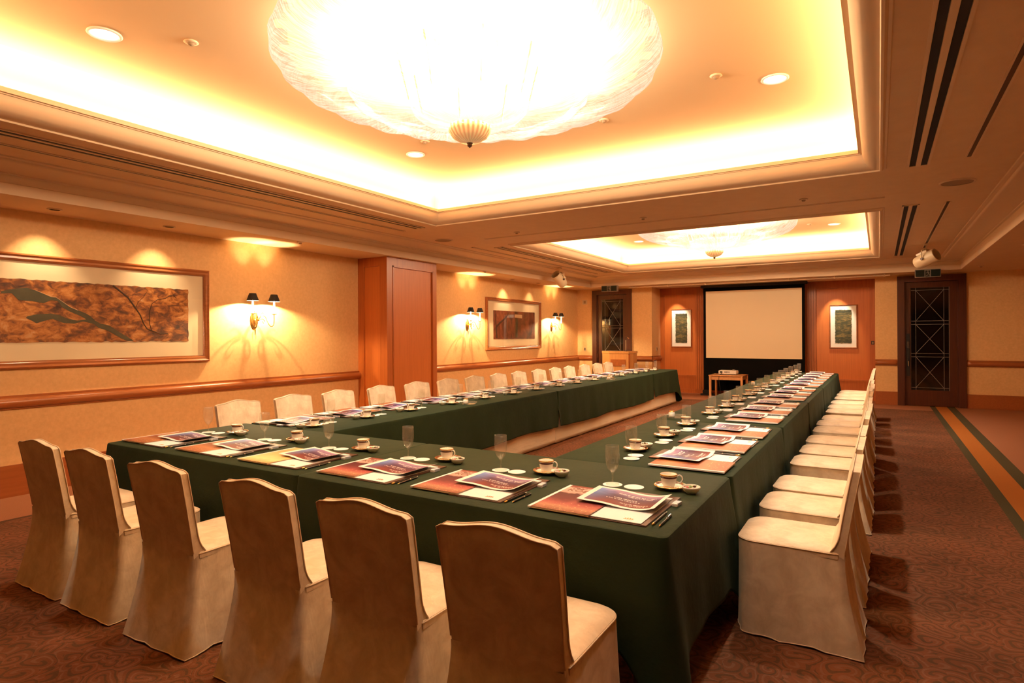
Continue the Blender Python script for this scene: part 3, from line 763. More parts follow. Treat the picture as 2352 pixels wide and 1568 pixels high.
# chandeliers
def chandelier(x, y, label, cat='chandelier'):
    t = thing('chandelier', label, cat, (x, y, ZC), 0, 'large spun glass bowl chandeliers')
    Z = lambda z: z - ZC
    def rip(amp, n, ph=0):
        def f(r, z, a):
            k = 1 + amp * (r / 1.3) ** 2 * (math.sin(n * a + ph) + 0.4 * math.sin(2.3 * n * a + 1 + ph))
            return r * k, 0.012 * (r / 1.3) * math.sin(n * a + 2 + ph)
        return f
    MB().lathe([(0.0, -0.01), (0.25, -0.012), (0.27, -0.002)], 40).build('ceiling_plate', 'white', t, 'all')
    MB().lathe([(1.20, Z(3.445)), (1.27, Z(3.445)), (1.305, Z(3.42)), (1.315, Z(3.38)), (1.295, Z(3.32)), (1.24, Z(3.27)), (1.12, Z(3.215)), (0.98, Z(3.175)), (0.84, Z(3.155)), (0.74, Z(3.15))], 144, ripple=rip(0.004, 23)).build('outer_bowl', 'bowl', t, 'all')
    MB().lathe([(0.80, Z(3.205)), (0.825, Z(3.19)), (0.82, Z(3.15)), (0.76, Z(3.105)), (0.64, Z(3.075)), (0.50, Z(3.062)), (0.38, Z(3.06))], 112, ripple=rip(0.02, 13, 1)).build('middle_bowl', 'bowl', t, 'all')
    MB().lathe([(0.40, Z(3.15)), (0.42, Z(3.13)), (0.40, Z(3.07)), (0.34, Z(3.02)), (0.25, Z(2.99)), (0.10, Z(2.975))], 80, ripple=rip(0.05, 11, 2)).build('lower_bowl', 'bowl', t, 'all')
    cup = MB().lathe([(0.140, Z(2.972)), (0.150, Z(2.965)), (0.146, Z(2.93)), (0.118, Z(2.89)), (0.075, Z(2.865)), (0.0, Z(2.852))], 64, ripple=lambda r, z, a: (r * (1 + 0.02 * math.sin(26 * a)), 0)).build('ribbed_cup', 'cupglass', t, 'all')
    MB().lathe([(0.0, Z(2.855)), (0.022, Z(2.852)), (0.016, Z(2.84)), (0.018, Z(2.832)), (0.0, Z(2.818))], 16).build('finial', 'leather', cup, 'all')
    for k in range(8):
        a = 2 * PI * k / 8
        MB().tube([(0.5 * math.cos(a), 0.5 * math.sin(a), Z(3.44)), (0.42 * math.cos(a), 0.42 * math.sin(a), Z(3.12))], 0.006).build('rod', 'gold', t, True)
    for k in range(10):
        a = 2 * PI * (k + 0.5) / 10
        light('POINT', 'chandelier_lamp', (x + 0.78 * math.cos(a), y + 0.78 * math.sin(a), 3.30), P_CH, CHAND, shadow_soft_size=0.05)
    for k in range(4):
        a = 2 * PI * (k + 0.5) / 4
        light('POINT', 'chandelier_lamp', (x + 0.28 * math.cos(a), y + 0.28 * math.sin(a), 3.20), P_CH * 0.6, CHAND, shadow_soft_size=0.05)
chandelier(-2.45, 3.49, 'huge glowing spun glass chandelier in the near coffer')
chandelier(-2.45, 10.88, 'glowing spun glass chandelier in the far coffer')


# ------------------------------------------------------------------ wall lamps
def arc(pts, n=24):
    """Catmull-Rom through pts"""
    P = [Vector(p) for p in pts]; P = [P[0] * 2 - P[1]] + P + [P[-1] * 2 - P[-2]]; out = []
    for i in range(1, len(P) - 2):
        for k in range(n // (len(P) - 3) + 1):
            t = k / (n // (len(P) - 3) + 1)
            out.append(0.5 * ((2 * P[i]) + (P[i + 1] - P[i - 1]) * t + (2 * P[i - 1] - 5 * P[i] + 4 * P[i + 1] - P[i + 2]) * t * t + (3 * P[i] - P[i - 1] - 3 * P[i + 1] + P[i + 2]) * t ** 3))
    out.append(P[-2]); return [tuple(p) for p in out]


def sconce(y, label):
    t = thing('wall_lamp', label, 'wall lamp', (XL, y, 1.72), 0, 'brass twin candle wall lamps')
    bp = MB().lathe([(0.0, 0.022), (0.03, 0.020), (0.045, 0.010), (0.055, 0.008), (0.06, 0.0)], 24).build('backplate', 'gold', t, True)
    bp.matrix_local = Matrix.Rotation(PI / 2, 4, 'Y') @ Matrix.Scale(2.1, 4, (1, 0, 0))
    MB().tube([(0.02, 0, -0.12), (0.025, 0, -0.16), (0.02, 0, -0.20)], [0.012, 0.006, 0.002]).build('finial', 'gold', t, True)
    MB().tube(arc([(0.02, 0, 0.0), (0.07, 0, 0.02), (0.10, 0, 0.0)]), 0.012).build('bracket', 'gold', t, True)
    for s in (-1, 1):
        A = MB().tube(arc([(0.09, 0, 0.0), (0.11, s * 0.03, 0.05), (0.14, s * 0.065, 0.05), (0.17, s * 0.085, -0.03), (0.19, s * 0.115, -0.08), (0.20, s * 0.15, -0.06), (0.20, s * 0.16, 0.0), (0.20, s * 0.16, 0.075)], 40), 0.0055).build('arm', 'gold', t, True)
        MB().tube(arc([(0.10, s * 0.02, 0.01), (0.11, s * 0.05, 0.02), (0.12, s * 0.07, -0.01), (0.12, s * 0.055, -0.035), (0.12, s * 0.04, -0.01)], 30), 0.004).tube(arc([(0.10, s * 0.01, 0.03), (0.105, s * 0.03, 0.08), (0.11, s * 0.05, 0.10), (0.11, s * 0.06, 0.085)], 20), 0.0035).build('scroll', 'gold', A, True)
        MB().lathe([(0.0, 0.072), (0.012, 0.072), (0.034, 0.082), (0.035, 0.086), (0.0, 0.084)], 20, (0.20, s * 0.16, 0)).build('drip_pan', 'gold', t, True)
        MB().lathe([(0.0, 0.085), (0.014, 0.085), (0.013, 0.215), (0.010, 0.245), (0.0, 0.252)], 16, (0.20, s * 0.16, 0)).build('candle', 'candle', t, True)
        MB().lathe([(0.076, 0.248), (0.042, 0.342), (0.026, 0.342), (0.030, 0.338), (0.040, 0.338), (0.074, 0.248)], 32, (0.20, s * 0.16, 0)).build('lamp_shade', 'shade', t, True)  # narrow inner ring at the top added to cut the upward light
        light('POINT', 'sconce_bulb', (XL + 0.20, y + s * 0.16, 1.72 + 0.272), P_SC, SCON, shadow_soft_size=0.008)
sconce(5.08, 'brass twin candle wall lamp between the wide picture and the wooden pier')
sconce(9.92, 'brass twin candle wall lamp between the wooden pier and the smaller picture')
sconce(13.56, 'brass twin candle wall lamp beyond the smaller picture')


# ------------------------------------------------------------------ pictures
def frame_mesh(y0, y1, z0, z1, w_, d_, prof=True):
    """moulded frame lying on the plane x=0 facing +x"""
    mb = MB(); pr = [(0, 0), (0, d_ * 0.7), (w_ * 0.2, d_), (w_ * 0.45, d_ * 0.75), (w_ * 0.7, d_ * 0.8), (w_ * 0.9, d_ * 0.45), (w_, d_ * 0.4), (w_, 0)]
    vs = []
    for (o, h) in pr:
        vs += [(h, y0 + o, z0 + o), (h, y1 - o, z0 + o), (h, y1 - o, z1 - o), (h, y0 + o, z1 - o)]
    k = len(pr)
    return mb.add(vs, [(j * 4 + i, j * 4 + (i + 1) % 4, ((j + 1) % k) * 4 + (i + 1) % 4, ((j + 1) % k) * 4 + i) for j in range(k) for i in range(4)])


def deckle(y0, y1, z0, z1, x, amp, rnd, n=60):
    pts = []
    for (a, b_, c_, d_) in ((y0, z0, y1, z0), (y1, z0, y1, z1), (y1, z1, y0, z1), (y0, z1, y0, z0)):
        m_ = max(4, int(n * (abs(c_ - a) + abs(d_ - b_)) / 2))
        for k in range(m_):
            t = k / m_; j = (rnd.random() - 0.5) * amp
            pts.append((x, a + (c_ - a) * t + (j if abs(d_ - b_) > 0 else 0), b_ + (d_ - b_) * t + (j if abs(c_ - a) > 0 else 0)))
    return pts
rn = random.Random(3)
# wide autumn picture
t = thing('framed_picture', 'wide framed autumn landscape with dark green mountain ridge on the papered wall', 'picture', (XL, 0, 0))
Y0, Y1, Z0, Z1 = 0.75, 4.44, 1.21, 2.315
frame_mesh(Y0, Y1, Z0, Z1, 0.075, 0.05).build('frame', 'frame1', t, True)
MB().box(0.002, 0.014, Y0 + 0.06, Y1 - 0.06, Z0 + 0.06, Z1 - 0.06).build('mount_board', 'mat_board', t)
AY0, AY1, AZ0, AZ1 = 1.05, 4.18, 1.46, 2.07
art = MB().poly(deckle(AY0, AY1, AZ0, AZ1, 0.0145, 0.012, rn), (0.004, 0, 0)).build('painting', 'autumn', t)
# shapes traced from the picture's own composition: pixel -> wall plane
CF, SF = math.cos(YAW), math.sin(YAW)
def onwall(u, v):
    a, b_ = u - 1176.0, v - 771.0; cr, sr = math.cos(ROLL), math.sin(ROLL)
    a, b_ = cr * a + sr * b_, -sr * a + cr * b_
    hx, hy = -SF + CF * a / 1393, CF + SF * a / 1393; d = XL / hx
    return (0.0188, hy * d, 1.5 - b_ / 1393 * d)
def crop(pts): return [onwall(x / 4.9, 630 + y / 4.9) for x, y in pts]
mt = crop([(0, 190), (130, 165), (290, 148), (380, 180), (470, 215), (560, 255), (620, 262), (700, 310), (780, 365), (860, 400), (960, 440), (1010, 470), (1060, 520), (1120, 552), (1220, 575), (1290, 620), (1400, 690), (1500, 748), (1420, 748), (1330, 705), (1260, 665), (1180, 625), (1100, 600), (1050, 560), (1000, 545), (930, 530), (820, 555), (700, 545), (640, 520), (580, 500), (500, 520), (400, 550), (350, 520), (280, 490), (300, 470), (400, 450), (560, 440), (660, 460), (760, 500), (860, 520), (960, 505), (900, 470), (780, 420), (690, 370), (640, 300), (560, 290), (480, 325), (350, 300), (200, 290), (150, 240), (120, 210), (0, 215)])
MB().poly(mt, (0.0015, 0, 0)).build('mountain_shape', 'mountain', art)
def stroke(pts, w0, w1):
    mb = MB(); P = [Vector(p) for p in crop(pts)]; n = len(P)
    vs = []
    for i, p in enumerate(P):
        d = (P[min(i + 1, n - 1)] - P[max(i - 1, 0)]).normalized(); k = Vector((0, -d.z, d.y)); w_ = w0 + (w1 - w0) * i / (n - 1)
        vs += [tuple(p + k * w_ + Vector((0.0005, 0, 0))), tuple(p - k * w_ + Vector((0.0005, 0, 0))), tuple(p + k * w_ * 0.6 + Vector((0.003, 0, 0))), tuple(p - k * w_ * 0.6 + Vector((0.003, 0, 0)))]
    fs = []
    for i in range(n - 1):
        a, b_ = i * 4, i * 4 + 4
        fs += [(a, b_, b_ + 2, a + 2), (a + 2, b_ + 2, b_ + 3, a + 3), (a + 3, b_ + 3, b_ + 1, a + 1)]
    return mb.add(vs, fs)
stroke([(1260, 125), (1350, 195), (1430, 260), (1510, 370), (1570, 460), (1610, 560), (1650, 615), (1720, 640), (1790, 668), (1880, 665)], 0.010, 0.004).build('branch_stroke', 'branch', art)
stroke([(1700, 640), (1670, 540), (1670, 430), (1700, 330), (1760, 285), (1850, 270), (1900, 240), (1950, 240), (1975, 270)], 0.004, 0.003).build('branch_stroke', 'branch', art)
stroke([(1520, 370), (1545, 310), (1600, 260), (1640, 200)], 0.003, 0.002).build('branch_stroke', 'branch', art)
stroke([(380, 175), (470, 212), (560, 250), (620, 258), (700, 312), (780, 368), (870, 405)], 0.002, 0.003).build('ridge_line', 'ridge', art)
MB().box(0.026, 0.028, Y0 + 0.06, Y1 - 0.06, Z0 + 0.06, Z1 - 0.06).build('glazing', 'glazing', t)
# smaller picture
t = thing('framed_picture', 'smaller framed red brown woodland picture beyond the wooden pier', 'picture', (XL, 0, 0))
Y0, Y1, Z0, Z1 = 10.57, 12.96, 1.20, 2.32
frame_mesh(Y0, Y1, Z0, Z1, 0.075, 0.05).build('frame', 'frame1', t, True)
MB().box(0.002, 0.014, Y0 + 0.06, Y1 - 0.06, Z0 + 0.06, Z1 - 0.06).build('mount_board', 'mat_board', t)
art = MB().poly(deckle(10.86, 12.67, 1.43, 2.05, 0.0145, 0.004, rn), (0.004, 0, 0)).build('painting', 'redart', t)
def crop(pts): return [onwall(1100 + x / 11.2, 670 + y / 11.2) for x, y in pts]
stroke([(440, 1190), (430, 900), (520, 800), (640, 700), (720, 600), (760, 510)], 0.035, 0.006).build('tree_stroke', 'branch', art)
stroke([(430, 900), (410, 700), (400, 560)], 0.02, 0.005).build('tree_stroke', 'branch', art)
stroke([(950, 1180), (950, 900), (955, 700)], 0.05, 0.05).build('pillar_stroke', 'mountain', art)
stroke([(900, 620), (1090, 640)], 0.035, 0.04).build('beam_stroke', 'ridge', art)
MB().box(0.026, 0.028, Y0 + 0.06, Y1 - 0.06, Z0 + 0.06, Z1 - 0.06).build('glazing', 'glazing', t)
# two green silk panels on the recess wall
for (x0, x1, z0, z1, lb) in ((-4.68, -4.15, 1.18, 2.17, 'narrow framed green silk art on the wood panelling beside the podium'), (-0.98, -0.42, 1.175, 2.17, 'narrow framed green silk art on the wood panelling by the aisle')):
    t = thing('framed_artwork', lb, 'picture', ((x0 + x1) / 2, YR - 0.005, 0), -PI / 2)
    h = (x1 - x0) / 2
    # local: +x is out of the wall (towards the room), y along the wall
    frame_mesh(-h, h, z0, z1, 0.022, 0.035).build('frame', 'frame1', t, True)
    MB().box(0.002, 0.012, -h + 0.018, h - 0.018, z0 + 0.018, z1 - 0.018).build('mount_board', 'mat_white', t)
    MB().poly(deckle(-h + 0.115, h - 0.115, z0 + 0.115, z1 - 0.115, 0.013, 0.012, rn, 90), (0.004, 0, 0)).build('silk_panel', 'silkart', t)

# thermostat and switches
def plate(x, y, z, rz, name, label, cat, w_=0.035, h_=0.06, mt='plastic'):
    t = thing(name, label, cat, (x, y, z), rz)
    MB().box(-w_, w_, -0.012, 0, -h_, h_, 0.003).build('cover_plate', mt, t)
    MB().box(-w_ * 0.45, w_ * 0.45, -0.017, -0.012, -h_ * 0.6, h_ * 0.6, 0.001).build('toggle', 'leather' if name == 'light_switch' else 'dgrille', t)
plate(-6.83, YF, 2.40, 0, 'thermostat', 'square wall sensor high beside the door behind the podium', 'thermostat', 0.07, 0.06)
plate(-6.83, YF, 1.13, 0, 'light_switch', 'light switch above the rail beside the podium door', 'switch')
plate(RX0, 15.5, 1.14, PI / 2, 'light_switch', 'light switch on the return wall above the rail by the podium', 'switch')
plate(-0.12, YR - 0.03, 1.30, 0, 'door_button', 'small dark plate at the edge of the wood panelling by the aisle', 'switch', 0.03, 0.04, 'blacksat')

# ------------------------------------------------------------------ screen
t = thing('projection_screen', 'large projection screen with cream face and black surround in the panelled recess', 'projection screen', (-2.57, 15.45, 0))
MB().box(-1.18, 1.11, 0.0, 0.02, 0.12, 0.90).build('lower_drape', 'blackfab', t)
MB().box(-1.18, 1.11, 0.0, 0.02, 0.90, 2.70).build('black_border', 'blackfab', t)
MB().box(-1.12, 1.05, -0.012, -0.001, 0.925, 2.575).build('screen_surface', 'screen', t)
MB().box(-1.24, 1.17, -0.05, 0.07, 2.66, 2.725, 0.01).build('roller_case', 'blacksat', t)
for s in (-1.10, 1.03):
    MB().box(s - 0.13, s + 0.13, -0.16, 0.14, 0.0, 0.05, 0.006).box(s - 0.09, s + 0.09, -0.10, 0.10, 0.05, 0.13, 0.006).build('foot', 'blacksat', t)
MB().box(-1.2, 1.12, -0.10, 0.05, 0.0, 0.035).build('base_bar', 'blacksat', t)

# projector table and projector
t = thing('projector_table', 'small light wood table carrying the projector before the screen', 'table', (-3.07, 15.02, 0))
W_, D_, H_ = 0.36, 0.31, 0.55
MB().box(-W_ - 0.03, W_ + 0.03, -D_ - 0.03, D_ + 0.03, H_ - 0.022, H_, 0.006).build('table_top', 'tablewood', t)
MB().box(-W_ + 0.02, W_ - 0.02, -D_ + 0.0, -D_ + 0.02, H_ - 0.11, H_ - 0.022).box(-W_ + 0.02, W_ - 0.02, D_ - 0.02, D_, H_ - 0.11, H_ - 0.022).box(-W_, -W_ + 0.02, -D_ + 0.02, D_ - 0.02, H_ - 0.11, H_ - 0.022).box(W_ - 0.02, W_, -D_ + 0.02, D_ - 0.02, H_ - 0.11, H_ - 0.022).build('apron', 'tablewood', t)
for sx in (-1, 1):
    for sy in (-1, 1):
        MB().tube([(sx * (W_ - 0.005), sy * (D_ - 0.005), H_ - 0.022), (sx * (W_ - 0.005), sy * (D_ - 0.005), 0.0)], [0.03, 0.026], 14).build('leg', 'tablewood', t, True)
t = thing('projector', 'white data projector standing on the small wooden table', 'projector', (-3.07, 15.02, H_ + 0.002))
MB().box(-0.20, 0.20, -0.14, 0.14, 0.015, 0.10, 0.008).build('body', 'white', t)
for (a, b_) in ((-0.17, -0.11), (-0.06, -0.045), (-0.03, -0.015), (0.0, 0.012), (0.03, 0.045)):
    MB().box(a, b_, -0.143, -0.139, 0.045, 0.08).build('socket', 'black', t)
for s in (-0.16, 0.16):
    MB().box(s - 0.015, s + 0.015, -0.11, -0.08, 0, 0.016).build('foot', 'blacksat', t)
MB().lathe([(0.0, 0.02), (0.03, 0.02), (0.035, 0.0)], 20, (0.12, 0.0, 0.10)).build('focus_ring', 'grey', t, True)
tag(MB().tube(arc([(-3.18, 14.87, 0.60), (-3.22, 14.70, 0.52), (-3.20, 14.68, 0.3), (-3.15, 14.75, 0.02), (-3.0, 15.0, 0.012)], 30), 0.006).build('power_cable', 'black', None, True), 'black cable dropping from the projector to the floor', 'cable')

# podium with microphone
t = thing('podium', 'light wood faceted speaker podium with dark nameplate before the glass door', 'podium', (-5.62, 14.45, 0))
o_ = [(-0.45, 0.05), (-0.16, -0.20), (0.34, -0.20), (0.40, 0.0), (0.40, 0.25), (-0.45, 0.25)]
MB().poly([(x, y, 0.0) for x, y in o_], (0, 0, 1.04)).build('body', 'podium', t)
MB().poly([(x * 1.03, y * 1.05, 1.045) for x, y in o_], (0, 0, 0.055)).build('top', 'podium', t)
MB().box(-0.12, 0.27, -0.212, -0.20, 0.74, 0.90).build('nameplate', 'rail', t)
MB().box(0.342, 0.36, -0.19, -0.0, 0.02, 1.03).build('side_strip', 'panelf', t)
t = thing('gooseneck_microphone', 'gooseneck microphone standing up from the podium top', 'microphone', (-5.42, 14.45, 1.10))
MB().lathe([(0.0, 0.012), (0.035, 0.010), (0.04, 0.0)], 20).build('base', 'blacksat', t, True)
MB().tube([(0, 0, 0.01), (0, 0, 0.28)], 0.010).build('stem', 'chrome', t, True)
MB().tube(arc([(0, 0, 0.28), (0.0, 0, 0.33), (0.03, -0.02, 0.36), (0.06, -0.03, 0.345)], 20), 0.006).build('gooseneck', 'blacksat', t, True)
MB().tube([(0.055, -0.03, 0.348), (0.075, -0.035, 0.335), (0.10, -0.042, 0.315)], [0.010, 0.014, 0.012]).build('microphone_head', 'chrome', t, True)

# ------------------------------------------------------------------ tables
T = 0.73
def banquet_table(x0, x1, y0, y1, label):
    t = thing('banquet_table', label, 'table', ((x0 + x1) / 2, (y0 + y1) / 2, 0), 0, 'banquet tables under the green cloths')
    hx, hy = (x1 - x0) / 2 - 0.02, (y1 - y0) / 2 - 0.02
    MB().box(-hx, hx, -hy, hy, T - 0.04, T - 0.012).build('table_top', 'tablewood', t)
    for sx in (-1, 1):
        for sy in (-1, 1):
            MB().box(sx * (hx - 0.13) - 0.022, sx * (hx - 0.13) + 0.022, sy * (hy - 0.13) - 0.022, sy * (hy - 0.13) + 0.022, 0.0, T - 0.04).build('leg', 'legwood', t)
banquet_table(-4.85, -2.78, 2.29, 3.40, 'banquet table under the wall half of the near cloth')
banquet_table(-2.78, -0.71, 2.29, 3.40, 'banquet table under the aisle half of the near cloth')
for k in range(5):
    ya, yb = (3.44, 5.44, 7.54, 9.60, 11.70)[k], (5.44, 7.54, 9.60, 11.70, 13.38)[k]
    banquet_table(-4.80, -3.90, ya, yb, 'banquet table, %s from the corner under the wall side cloths' % ORD[k])
    banquet_table(-1.74, -0.72, ya, yb, 'banquet table, %s from the corner under the aisle side cloths' % ORD[k])


def cloth(label, x0, x1, y0, y1, dr, seed, corner=None, zt=T):
    """dr = (S, E, N, W) drop of each side; 0 = butts against a neighbour"""
    rnd = random.Random(seed); r = 0.035; pts = []   # (x, y, nx, ny, drop, cornerness)
    cs = [((x0, y0), (x1, y0), (0, -1), 0), ((x1, y0), (x1, y1), (1, 0), 1), ((x1, y1), (x0, y1), (0, 1), 2), ((x0, y1), (x0, y0), (-1, 0), 3)]
    for (a, b_, n, si) in cs:
        a, b_ = Vector(a), Vector(b_); d = (b_ - a); ln = d.length; d.normalize()
        m_ = max(8, int(ln / 0.035)); D = dr[si]; Dn = dr[(si + 1) % 4]; Dp = dr[(si + 3) % 4]
        for k in range(m_ + 1):
            s = r + (ln - 2 * r) * k / m_
            c0 = math.exp(-(s / 0.13) ** 2) if (D and Dp) else 0; c1_ = math.exp(-((ln - s) / 0.13) ** 2) if (D and Dn) else 0
            pts.append((a.x + d.x * s, a.y + d.y * s, n[0], n[1], D, max(c0, c1_), s + si * 7.3))
        # corner arc
        n2 = cs[(si + 1) % 4][2]
        cc = b_ - d * r - Vector(n) * r
        for k in range(1, 6):
            t = k / 6 * PI / 2; nx = n[0] * math.cos(t) + n2[0] * math.sin(t); ny = n[1] * math.cos(t) + n2[1] * math.sin(t)
            DD = D + (Dn - D) * k / 6
            pts.append((cc.x + nx * r, cc.y + ny * r, nx, ny, DD, 1.0 if (D and Dn) else 0, si * 7.3 + ln))
    ph = [rnd.random() * 6 for _ in range(5)]; fr = [rnd.uniform(5, 7), rnd.uniform(9, 12), rnd.uniform(15, 20)]
    lev = [0, 0.0, 0.0, 0.05, 0.15, 0.3, 0.45, 0.6, 0.75, 0.9, 0.97, 1.0]
    vs = []; L_ = len(lev)
    for (x, y, nx, ny, D, cn, s) in pts:
        fo = 0.45 * math.sin(fr[0] * s + ph[0]) + 0.35 * math.sin(fr[1] * s + ph[1]) + 0.2 * math.sin(fr[2] * s + ph[2])
        wav = 0.012 * math.sin(3.1 * s + ph[3])
        for j, q in enumerate(lev):
            if j == 0:
                vs.append((x - nx * 0.012, y - ny * 0.012, zt)); continue
            if j == 1:
                vs.append((x - nx * 0.003, y - ny * 0.003, zt - 0.004)); continue
            if D < 0.01:
                vs.append((x, y, zt - 0.012 - 0.002 * q)); continue
            h = 0.012 + (D + wav + cn * 0.16) * q
            off = q * 0.022 + q * 0.016 * (fo + 0.6) * (1 - 0.6 * cn) + cn * 0.075 * q ** 1.2
            vs.append((x + nx * off, y + ny * off, max(zt - h, 0.012)))
    n = len(pts); mb = MB()
    fs = [(i * L_ + j, ((i + 1) % n) * L_ + j, ((i + 1) % n) * L_ + j + 1, i * L_ + j + 1) for i in range(n) for j in range(L_ - 1)]
    fs.append(tuple(i * L_ for i in range(n)))
    mb.add(vs, fs)
    o = mb.build('tablecloth', 'green', None, True)
    tag(o, label, 'tablecloth', 'dark green tablecloths')
    sol = o.modifiers.new('thickness', 'SOLIDIFY'); sol.thickness = 0.002; sol.offset = -1
    return o
cloth('dark green cloth over the wall half of the near table', -4.87, -2.77, 2.265, 3.42, (0.38, 0, 0.03, 0.42), 1)
cloth('dark green cloth over the aisle half of the near table', -2.78, -0.69, 2.262, 3.42, (0.42, 0.50, 0.03, 0), 2, zt=T + 0.001)
cloth('dark green cloth, first section of the wall side table', -4.83, -3.83, 3.43, 7.54, (0, 0.47, 0, 0.205), 3, zt=T - 0.001)
cloth('dark green cloth, middle section of the wall side table', -4.832, -3.826, 7.54, 11.70, (0, 0.49, 0, 0.205), 4, zt=T + 0.001)
cloth('dark green cloth, far end section of the wall side table', -4.834, -3.822, 11.70, 13.40, (0, 0.45, 0.55, 0.205), 5, zt=T + 0.003)
cloth('dark green cloth, first section of the aisle side table', -1.77, -0.685, 3.43, 5.44, (0.012, 0.50, 0, 0.48), 6, zt=T - 0.001)
cloth('dark green cloth, second section of the aisle side table', -1.772, -0.682, 5.44, 7.54, (0, 0.48, 0, 0.48), 7, zt=T + 0.001)
cloth('dark green cloth, third section of the aisle side table', -1.774, -0.680, 7.54, 9.60, (0, 0.50, 0, 0.48), 8, zt=T + 0.0025)
cloth('dark green cloth, far end section of the aisle side table', -1.776, -0.678, 9.60, 13.40, (0, 0.48, 0.5, 0.48), 9, zt=T + 0.004)


def skirting(pts, label, seed):
    rnd = random.Random(seed); mb = MB(); vs = []; P = [Vector((*p, 0)) for p in pts]; s = 0; rows = []
    for i in range(len(P) - 1):
        d = P[i + 1] - P[i]; ln = d.length; d.normalize(); n_ = Vector((d.y, -d.x, 0)); m_ = int(ln / 0.03)
        for k in range(m_ + (i == len(P) - 2)):
            s += 0.03; rows.append((P[i] + d * ln * k / m_, n_, s))
    lev = [0, 0.2, 0.5, 0.8, 0.93, 1.0]
    for (p, n_, s) in rows:
        f = 0.5 * math.sin(s * 11) + 0.3 * math.sin(s * 23 + 1) + 0.2 * math.sin(s * 4.1)
        for q in lev:
            o = p + n_ * (0.004 * f * (0.4 + q) + 0.045 * q); vs.append((o.x, o.y, 0.70 - 0.685 * q - (0.003 * math.sin(s * 9) * (q == 1.0))))
    n = len(rows); k = len(lev)
    mb.add(vs, [(i * k + j, (i + 1) * k + j, (i + 1) * k + j + 1, i * k + j + 1) for i in range(n - 1) for j in range(k - 1)])
    o = mb.build('table_skirt', 'linen', None, True); tag(o, label, 'table skirt', 'pale table skirts')
    sm = o.modifiers.new('thickness', 'SOLIDIFY'); sm.thickness = 0.003
    return o
skirting([(-3.885, 3.46), (-3.885, 7.5)], 'pale linen skirt below the wall side table, near stretch', 1)
skirting([(-3.885, 7.5), (-3.885, 13.34), (-4.78, 13.34)], 'pale linen skirt below the wall side table, far stretch', 2)
skirting([(-1.72, 13.34), (-1.72, 3.46)], 'pale linen skirt below the inner edge of the aisle side table', 3)


